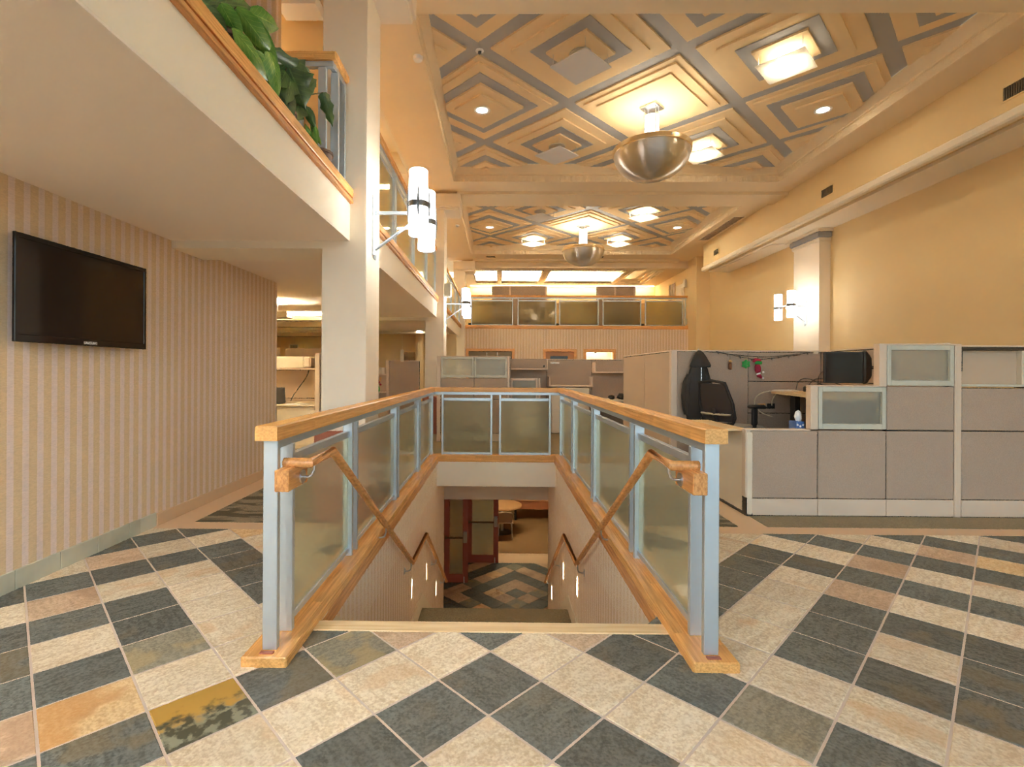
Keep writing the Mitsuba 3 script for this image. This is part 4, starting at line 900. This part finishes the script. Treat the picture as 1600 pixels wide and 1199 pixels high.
part(k, 'zipper', tube([(2.555, 6.325, 1.38), (2.55, 6.315, 1.2), (2.545, 6.305, .9), (2.545, 6.315, .70)], .005, 5), 'm_steel')
part(k, 'hook', tube([(2.562, 6.45, 1.61), (2.562, 6.43, 1.62), (2.562, 6.425, 1.585)], .005, 6), 'm_steel')

k = thing('string_lights', 'dark string of tiny lights drooping along the top of the back partition', 'string lights')
w1 = np.vstack([arc([(2.68, 6.425, 1.585), (2.95, 6.42, 1.565), (3.28, 6.42, 1.51), (3.45, 6.42, 1.525)]), arc([(3.46, 6.42, 1.525), (3.7, 6.42, 1.545), (3.9, 6.42, 1.57), (4.06, 6.425, 1.592)])])
w2 = np.vstack([arc([(2.78, 6.42, 1.59), (3.0, 6.42, 1.55), (3.15, 6.42, 1.50), (3.3, 6.42, 1.49)]), arc([(3.31, 6.42, 1.49), (3.5, 6.42, 1.50), (3.7, 6.42, 1.54), (3.85, 6.42, 1.55)])])
part(k, 'wire', tube(w1, .004, 5), 'm_dark'); part(k, 'wire', tube(w2, .004, 5), 'm_dark')
for i, w in ((2, w1), (6, w1), (10, w1), (16, w1), (20, w1), (24, w1), (3, w2), (7, w2), (11, w2), (18, w2), (23, w2)):
    x, y, z = w[i]; part(k, 'bulb', tube([(x, y, z), (x + .004, y - .006, z - .028)], [.006, .004], 6), 'm_mesh_black')
part(k, 'clip', bx(4.02, 4.08, 6.41, 6.436, 1.56, 1.60, .006), 'm_laminate')
k = thing('ornament', 'small brown holiday ornament hanging leftmost on the string of lights', 'ornament')
part(k, 'body', hull(((2.955, 6.41, 1.43), .02), ((2.95, 6.41, 1.375), .018), ((2.962, 6.41, 1.37), .016)), 'm_brown', smooth=30); part(k, 'head', hull(((2.952, 6.405, 1.468), .018), ((2.965, 6.40, 1.462), .013)), 'm_outlet', smooth=30); part(k, 'loop', tube([(2.955, 6.415, 1.48), (2.955, 6.42, 1.545)], .002, 4), 'm_dark')
k = thing('ornament', 'green snowflake ornament in the middle of the string of lights', 'ornament')
fl = unary_union([sg.Polygon([(-.009, 0), (.009, 0), (.009, .052), (0, .06), (-.009, .052)])] + [sg.Point(0, 0).buffer(.022)])
from shapely import affinity
fl = unary_union([affinity.rotate(unary_union([fl, sg.Polygon([(-.025, .03), (.025, .03), (.018, .044), (-.018, .044)])]), 60 * a, origin=(0, 0)) for a in range(6)])
m = trimesh.creation.extrude_polygon(fl, .01, engine='earcut'); v = np.array(m.vertices)
part(k, 'flake', (np.c_[v[:, 0] + 3.155, 6.41 - v[:, 2], v[:, 1] + 1.43], np.array(m.faces)), 'm_green'); part(k, 'loop', tube([(3.155, 6.405, 1.48), (3.155, 6.42, 1.50)], .002, 4), 'm_dark')
k = thing('ornament', 'red and green plush holiday ornament rightmost on the string of lights', 'ornament')
part(k, 'body', hull(((3.30, 6.40, 1.40), .034), ((3.305, 6.40, 1.35), .036)), 'm_red', smooth=30); part(k, 'band', hull(((3.29, 6.395, 1.447), .026), ((3.33, 6.395, 1.447), .024)), 'm_green', smooth=30)
part(k, 'tip', hull(((3.27, 6.40, 1.487), .02), ((3.325, 6.40, 1.475), .02), ((3.25, 6.40, 1.47), .014)), 'm_red', smooth=30); part(k, 'foot', hull(((3.315, 6.40, 1.285), .026), ((3.345, 6.40, 1.262), .016)), 'm_red', smooth=30)
part(k, 'trim_white', cat(hull(((3.29, 6.395, 1.30), .012), ((3.32, 6.39, 1.31), .014)), hull(((3.365, 6.395, 1.25), .013), ((3.366, 6.395, 1.249), .013)), hull(((3.37, 6.395, 1.325), .013), ((3.372, 6.395, 1.33), .012))), 'm_white', smooth=30, kind='stuff')

# cubicles beyond the far railing
CB = xbox(9.30, 9.37)
k = thing('cubicle_partition', 'partition with two frosted panes on top behind the far stair railing', 'partition')
part(k, 'frame', CB(-1.09, .18, 0, 1.58, -.012, -.012, 0), 'm_dark') if False else part(k, 'frame', CB(-1.09, .18, 0, 1.19, -.012, -.012, 0), 'm_dark')
for a, b_ in ((-1.085, -.468), (-.462, .150)):
    part(k, 'base_plate', CB(a, b_, .008, .160, .002, 0), 'm_cap'); part(k, 'fabric_panel', CB(a, b_, .167, .792, 0, 0, .006), 'm_fabric'); part(k, 'fabric_panel', CB(a, b_, .80, 1.19, 0, 0, .006), 'm_fabric')
    glass_module(k, CB, a, b_, 1.20, 1.59)
part(k, 'post', CB(-1.16, -1.09, 0, 1.607, .004, 0), 'm_cap'); part(k, 'post', CB(.155, .20, 0, 1.607, .004, 0), 'm_cap'); part(k, 'top_cap', CB(-1.09, .155, 1.592, 1.607, .004, .004), 'm_cap')
partition('fabric side partition behind the two frosted panes', ybox(.16, .22), (9.38, 11.08), [.167, .80, 1.2, 1.585], [9.38, 10.23, 11.08], 1.60)
partition('wide fabric partition farther back in the middle of the office', xbox(11.10, 11.17), (.22, 3.3), [.167, 1.585], [.22, 1.06, 2.06, 3.3], 1.607)
def shelf_bin(label, x0, x1, y0, y1, z0, z1, key='overhead_bin', front=True):
    k = thing(key, label, 'overhead bin'); 
    part(k, 'shelf', bx(x0, x1, y0, y1, z0, z0 + .03, .004), 'm_cap')
    for a in (x0, x1 - .03): part(k, 'end_bracket', cat(bx(a, a + .03, y0 + .03, y1, z0, z1, .006)), 'm_cap')
    if front: part(k, 'door', bx(x0 + .03, x1 - .03, y0 + .01, y0 + .03, z0 + .03, z1 - .005, .006), 'm_fabric'); part(k, 'lock', bx(x1 - .10, x1 - .07, y0 + .004, y0 + .012, z0 + .06, z0 + .10, .004), 'm_dark')
    return k
shelf_bin('closed overhead bin with a fabric front right of the two frosted panes', .23, 1.05, 10.70, 11.09, 1.36, 1.60)
shelf_bin('open cream shelf on the wide fabric partition in the middle of the office', 1.08, 2.03, 10.75, 11.09, 1.00, 1.22, front=False, key='open_shelf')
shelf_bin('open cream shelf high on the wide partition beside the tall tan panels', 2.06, 3.2, 10.75, 11.09, 1.30, 1.53, front=False, key='open_shelf')
k = thing('glass_screen', 'half height frosted screen with a cream frame in front of the overhead bin', 'screen')
GB = xbox(9.98, 10.03); part(k, 'frame', cat(GB(.235, .275, 0, 1.19), GB(.735, .775, 0, 1.19), GB(.275, .735, 1.14, 1.19), GB(.275, .735, .70, .75), GB(.275, .735, 0, .70, -.01, -.01)), 'm_cap'); part(k, 'pane', GB(.275, .735, .75, 1.14, -.018, -.02, 0), 'm_frost_clear'); part(k, 'post', GB(.79, .83, 0, 1.19), 'm_cap')
single('file_cabinet', 'cream file cabinet under the open shelf in the middle of the office', 'cabinet', cat(bx(1.12, 1.92, 10.62, 11.08, .02, .98, .008), bx(1.14, 1.90, 10.605, 10.62, .52, .96, .004), bx(1.14, 1.90, 10.605, 10.62, .05, .49, .004)), 'm_laminate')
single('paper', 'white sheet of paper lying on the cream file cabinet', 'paper', rotz(bx(1.30, 1.62, 10.7, 10.92, .98, .983), 8, (1.45, 10.8)), 'm_white')
single('sign_plate', 'small white name plate on the wide fabric partition', 'sign', bx(1.14, 1.34, 11.085, 11.10, 1.50, 1.535, .003), 'm_white')
k = thing('desk', 'desk in the shade under the high open shelf beside the tall tan partition', 'desk'); part(k, 'top', bx(2.0, 3.3, 10.2, 11.08, .71, .735, .005), 'm_laminate'); part(k, 'leg', bx(2.04, 2.08, 10.25, 11.0, 0, .71), 'm_dark'); part(k, 'leg', bx(3.2, 3.24, 10.25, 11.0, 0, .71), 'm_dark')
for n_, (x, y, s) in enumerate(((2.36, 10.45, .05), (2.56, 10.4, .07))):
    v_, f_ = cat(trimesh.creation.icosphere(2, s)); v_ = v_ * (1.4, 1.2, .9) * (1 + .6 * (meshkit.noise(v_ * 30 + n_) - .5))[:, None]
    single('desk_bag', ('small black crumpled pouch on the shaded desk', 'larger black crumpled pouch on the shaded desk')[n_], 'pouch', (v_ + (x, y, .74 + s * 1.05), f_), 'm_dark', smooth=40)
# office under the balcony on the left
k = partition('cubicle partition end beside the nearest pillar under the balcony', ybox(-3.03, -2.96), (8.2, 10.2), [.167, 1.585], [8.24, 9.2, 10.2], 1.607, posts=((8.17, 8.24, 0, 1.607),))
partition('grey fabric partition meeting the cubicle end beside the nearest pillar', xbox(8.20, 8.27), (-2.96, -2.0), [.167, 1.585], [-2.955, -2.48, -2.0], 1.60)
partition('fabric back partition of the left cubicle under the overhead bin', xbox(9.30, 9.37), (-5.0, -3.03), [.167, .80, 1.33], [-5.0, -4.2, -3.4, -3.03], 1.35, fabric='m_tan_panel')
k = thing('overhead_bin', 'cream overhead bin in the left cubicle under the balcony', 'overhead bin')
part(k, 'shelf', bx(-4.9, -3.06, 8.85, 9.30, 1.33, 1.36, .005), 'm_cap'); part(k, 'door', bx(-4.9, -3.50, 8.86, 8.88, 1.365, 1.57, .006), 'm_laminate'); part(k, 'end_bracket', bx(-3.50, -3.36, 8.84, 9.28, 1.36, 1.57, .03), 'm_cap'); part(k, 'bookend', bx(-3.30, -3.28, 8.9, 9.1, 1.36, 1.52), 'm_dark')
k = thing('desk', 'cream desk with drawers in the left cubicle under the balcony', 'desk')
part(k, 'top', bx(-4.9, -3.05, 8.30, 9.29, .715, .745, .006), 'm_laminate'); part(k, 'drawer_front', bx(-3.72, -3.08, 8.34, 8.36, .38, .70, .005), 'm_laminate'); part(k, 'drawer_front', bx(-3.72, -3.08, 8.34, 8.36, .05, .37, .005), 'm_laminate'); part(k, 'pedestal', bx(-3.74, -3.06, 8.36, 9.2, .0, .71), 'm_laminate'); part(k, 'panel', bx(-4.9, -3.8, 8.38, 8.40, .05, .71), 'm_laminate')
k = thing('laptop', 'black laptop standing open on the cream desk under the balcony', 'laptop')
part(k, 'base', bx(-4.05, -3.72, 8.42, 8.62, .745, .762, .004), 'm_black_matte')
part(k, 'screen', (np.array([(-4.05, 8.60, .76), (-3.70, 8.60, .76), (-3.76, 8.70, 1.02), (-4.05, 8.70, 1.02), (-4.05, 8.612, .76), (-3.70, 8.612, .76), (-3.76, 8.712, 1.02), (-4.05, 8.712, 1.02)]), np.array([[0, 1, 2], [0, 2, 3], [4, 6, 5], [4, 7, 6], [0, 4, 5], [0, 5, 1], [1, 5, 6], [1, 6, 2], [2, 6, 7], [2, 7, 3], [3, 7, 4], [3, 4, 0]])), 'm_black_matte')
single('paper', 'white sheets lying at the front edge of the cream desk under the balcony', 'paper', cat(rotz(bx(-3.62, -3.32, 8.33, 8.55, .745, .749), 10, (-3.5, 8.4)), rotz(bx(-3.5, -3.22, 8.36, 8.52, .749, .752), -6, (-3.4, 8.4))), 'm_white')
single('cable', 'black cable running down from the overhead bin of the left cubicle', 'cable', tube(arc([(-3.55, 9.27, 1.33), (-3.56, 9.24, 1.15), (-3.8, 9.22, .95), (-3.86, 9.2, .75)]), .008, 6), 'm_dark')
for n_, (x0, x1) in enumerate(((-6.1, -5.32), (-5.18, -3.6))):
    single('far_partition', ('short far fabric partition at the left wall edge under the balcony', 'long far fabric partition above the overhead bin under the balcony')[n_], 'partition', cat(bx(x0, x1, 12.0, 12.06, 0, 1.86, .006)), 'm_tan_panel')
vent('small two part vent on the golden back wall of the left office', 'm_cream', 'm_grille', lambda u0, u1, v0, v1, d0, d1: bx(-6.42 + u0, -6.42 + u1, 15.2 - d1, 15.2 - d0, 1.97 + v0, 1.97 + v1), .26, .15, 2)
def linear_lamp(label, x0, x1, y, z=2.20, power=170):
    k = thing('linear_pendant', label, 'pendant lamp', 'linear pendants of the left office')
    part(k, 'body', profile_x([(y - .11, z), (y + .11, z), (y + .13, z + .10), (y + .12, z + .10), (y + .10, z + .015), (y - .10, z + .015), (y - .12, z + .10), (y - .13, z + .10)], x0, x1), 'm_bronze'); part(k, 'tube', bx(x0 + .05, x1 - .05, y - .03, y + .03, z + .02, z + .05), 'm_white', emit=lum(WARM, power))
    for x in (x0 + .2, x1 - .2): part(k, 'cable', tube([(x, y, z + .03), (x, y, ZB)], .004, 5), 'm_steel')
linear_lamp('long linear pendant, nearest over the left cubicle', -4.9, -3.42, 8.1, 2.17)
for n_, (x, y) in enumerate(((-4.3, 7.25), (-6.2, 10.6))):
    k = thing('panel_light', ('square ceiling panel light before the left cubicle, behind the striped wall', 'square ceiling panel light deep in the left office')[n_], 'ceiling light')
    part(k, 'frame', bx(x - .32, x + .32, y - .32, y + .32, ZB - .012, ZB), 'm_white'); part(k, 'lens', bx(x - .29, x + .29, y - .29, y + .29, ZB - .016, ZB - .012), 'm_white', emit=lum(WARM, 9))
linear_lamp('long linear pendant, second over the left office', -5.6, -3.3, 9.9, 2.18)
linear_lamp('long linear pendant, third over the left office', -6.2, -3.5, 12.6, 2.18)
k = thing('recessed_light', 'round recessed light under the balcony between the first two pillars', 'recessed light')
part(k, 'trim_ring', lathe([(.08, ZB - .004), (.11, ZB - .008), (.11, ZB), (.08, ZB)], (-2.23, 13.9, 0), 20), 'm_white'); part(k, 'lens', disc_down((-2.23, 13.9), .08, ZB - .003), 'm_white', emit=lum(NEUTRAL, 9))
k = partition('rounded grey partition with a cream end seen between the first two pillars', xbox(13.1, 13.2), (-2.95, -2.1), [.167, 1.585], [-2.9, -2.1], 1.60, posts=((-2.99, -2.90, 0, 1.60),))
single('round_column', 'round yellow column in the shaded office under the balcony', 'column', cyl((-2.32, 14.5), .12, 0, ZB, 24), 'm_gold', smooth=40)
single('office_door', 'dark brown door on the back wall of the shaded office', 'door', cat(bx(-2.95, -2.43, 15.13, 15.19, 0, 1.9), bx(-2.86, -2.52, 15.11, 15.13, .2, 1.75, .01)), 'm_bronze')
single('hanging_sign', 'narrow cream sign hanging in the shaded office under the balcony', 'sign', cat(bx(-2.56, -2.48, 12.9, 12.94, 1.56, 1.88, .005), tube([(-2.52, 12.92, 1.88), (-2.52, 12.92, ZB)], .004, 5)), 'm_cream')
k = thing('shelf_unit', 'cream shelf with objects seen just right of the nearest pillar', 'shelf'); part(k, 'board', bx(-3.2, -2.72, 11.6, 12.0, 1.22, 1.25), 'm_cap'); part(k, 'back', bx(-3.2, -2.72, 11.98, 12.0, 0, 1.4), 'm_tan_panel'); part(k, 'lower_board', bx(-3.2, -2.72, 11.6, 12.0, .80, .83), 'm_cap'); part(k, 'box', bx(-2.86, -2.74, 11.65, 11.9, 1.25, 1.40), 'm_laminate')
k = thing('flower_vase', 'small bunch of red and white flowers on the shelf right of the nearest pillar', 'flowers')
part(k, 'vase', lathe([(.001, .83), (.05, .83), (.06, .90), (.04, .95)], (-2.86, 11.7, 0), 14), 'm_green', smooth=40)
for n_ in range(9):
    v_, f_ = cat(trimesh.creation.icosphere(1, .028)); part(k, 'flower', (v_ + (-2.86 + .11 * math.cos(n_ * 2.4) * .7, 11.68 + .04 * math.sin(n_ * 1.9), 1.0 + .018 * n_), f_), ('m_red', 'm_white', 'm_outlet')[n_ % 3], smooth=40)

# ------------------------------------------------------------------ mezzanine and upper room things
for n_, (x0, x1, xm) in enumerate(((-.28, 1.71, .39), (3.60, 4.99, 4.28))):
    b = xbox(18.5, 18.58)
    partition(('wide fabric cubicle partition on the mezzanine, left of two', 'fabric cubicle partition on the mezzanine, right of two')[n_], lambda a, c, z0, z1, d0=0, d1=0, ch=.004, b=b: b(a, c, z0 + 2.85, z1 + 2.85, d0, d1, ch), (x0, x1), [.167, 1.64], [x0 + .01, xm - .03, xm + .03, x1 - .01] if False else [x0 + .01, xm, x1 - .01], 1.66, posts=((xm - .035, xm + .035, 0, 1.66), (x1 - .02, x1 + .05, 0, 1.66)))
k = thing('low_counter', 'long low counter along the mezzanine behind the glass railing', 'counter'); part(k, 'top', bx(-1.2, 5.6, 19.3, 19.9, 3.95, 4.0, .01), 'm_cap'); part(k, 'front', bx(-1.2, 5.6, 19.34, 19.36, 2.86, 3.95), 'm_gold'); part(k, 'kick', bx(-1.2, 5.6, 19.31, 19.34, 2.85, 3.2), 'm_mesh_black')
single('white_door', 'white door on the right side wall of the mezzanine', 'door', cat(bx(6.36, 6.405, 17.35, 18.05, 2.85, 4.42, .006), bx(6.34, 6.36, 17.45, 17.95, 3.0, 4.3, .01)), 'm_white_paint')
single('thermostat', 'small cream wall box above the mezzanine railing end', 'thermostat', bx(6.33, 6.405, 17.12, 17.28, 4.25, 4.52, .01), 'm_laminate')
def upper_lamp(label, x, y, p):
    k = thing('upper_ceiling_light', label, 'ceiling light', 'ceiling lights of the upper floor'); part(k, 'housing', bx(x - .6, x + .6, y - .16, y + .16, 5.36, 5.42, .01), 'm_white'); part(k, 'lens', bx(x - .55, x + .55, y - .12, y + .12, 5.352, 5.36), 'm_white', emit=lum(WARM, p))
for n_, y in enumerate((7.4, 10.9, 14.0)): upper_lamp(f'ceiling light of the upper floor, number {n_ + 1} behind the balcony'.replace('number 1', 'nearest').replace('number 2', 'second').replace('number 3', 'third'), -2.7, y, 13)
single('upper_soffit_box', 'white box under the dark ceiling above the plants', 'box', bx(-2.25, -1.85, 4.95, 5.2, 4.98, 5.1, .006), 'm_white')
k = thing('upper_lamp', 'hidden warm wall light by the golden wall behind the plants', 'wall lamp'); part(k, 'base', bx(-2.75, -2.65, 5.22, 5.28, 4.5, 4.7, .006), 'm_steel'); part(k, 'shade', cyl((-2.7, 5.12), .07, 4.45, 4.75, 16), 'm_white', emit=lum(WARM, 1.6))

# ------------------------------------------------------------------ foot of the stairs
def red_leaf(n, label, x0, x1, y, hinge):
    k = thing('exit_door', label, 'door'); z0, z1, w = ZL + .012, -.90, .11
    part(k, 'stile', bx(x0, x0 + w, y, y + .045, z0, z1, .004), 'm_red_door'); part(k, 'stile', bx(x1 - w, x1, y, y + .045, z0, z1, .004), 'm_red_door'); part(k, 'rail', bx(x0 + w, x1 - w, y, y + .045, z0, z0 + .17, .004), 'm_red_door'); part(k, 'rail', bx(x0 + w, x1 - w, y, y + .045, z1 - .14, z1, .004), 'm_red_door')
    part(k, 'pane', bx(x0 + w, x1 - w, y + .02, y + .026, z0 + .17, z1 - .14), 'm_frost')
    part(k, 'panic_bar', cat(bx(x0 + .02, x1 - .06, y - .075, y - .05, -2.075, -2.04, .006), bx(x0 + .02, x0 + .06, y - .07, y, -2.09, -2.03, .006)), 'm_bronze', 'dark panic bar'); part(k, 'latch', bx(x1 - .10, x1 - .02, y - .08, y, -2.16, -1.94, .008), 'm_steel')
    part(k, 'door_stop', tube([(x1 - .08, y - .02, ZL + .14), (x1 - .08, y - .05, ZL + .02)], .012, 8), 'm_steel')
red_leaf(1, 'nearer red glazed exit door leaf at the foot of the stairs', -1.10, -.61, 10.15, 0)
red_leaf(2, 'farther red glazed exit door leaf at the foot of the stairs', -.70, 0.005, 11.22, 0)
k = thing('round_table', 'round wooden table in the room at the foot of the stairs', 'table'); part(k, 'top', cyl((.10, 13.4), .53, -2.285, -2.25, 36), 'm_tabletop', smooth=30); part(k, 'pedestal', cyl((.10, 13.4), .04, -2.97, -2.285), 'm_steel', smooth=40); part(k, 'foot', lathe([(.001, -3.0), (.28, -3.0), (.27, -2.98), (.05, -2.955), (.001, -2.955)], (.10, 13.4, 0), 24), 'm_dark', smooth=40)
k = thing('chair', 'chair with a tan back in front of the round table downstairs', 'chair')
part(k, 'backrest', hull(((.02, 12.72, -2.30), .02), ((.34, 12.72, -2.30), .02), ((.02, 12.75, -2.52), .02), ((.34, 12.75, -2.52), .02), ((.18, 12.70, -2.27), .02)), 'm_tan_fabric', smooth=35); part(k, 'seat', hull(((.0, 12.78, -2.56), .025), ((.37, 12.78, -2.56), .025), ((.02, 13.12, -2.56), .025), ((.35, 13.12, -2.56), .025)), 'm_laminate', smooth=35)
for x, y in ((.02, 12.8), (.35, 12.8), (.03, 13.1), (.34, 13.1)): part(k, 'leg', tube([(x, y, -2.56), (x + (.02 if x > .2 else -.02), y, -3.0)], .012, 8), 'm_steel')
k = thing('bench', 'low red brown bench along the wall downstairs behind the table', 'bench'); part(k, 'seat', bx(.45, 1.55, 14.4, 14.85, -2.42, -2.36, .01), 'm_tabletop'); part(k, 'front', bx(.47, 1.53, 14.42, 14.46, -2.66, -2.42, .006), 'm_shelf_red')
for x in (.5, 1.5): part(k, 'leg', bx(x - .03, x + .03, 14.5, 14.8, -3.0, -2.42, .004), 'm_dark')
k = thing('lower_ceiling_light', 'ceiling light of the room at the foot of the stairs', 'ceiling light'); part(k, 'housing', bx(-.3, .9, 12.6, 12.9, -.53, -.455, .01), 'm_white'); part(k, 'lens', bx(-.27, .87, 12.63, 12.87, -.536, -.53), 'm_white', emit=lum(WARM, 9))
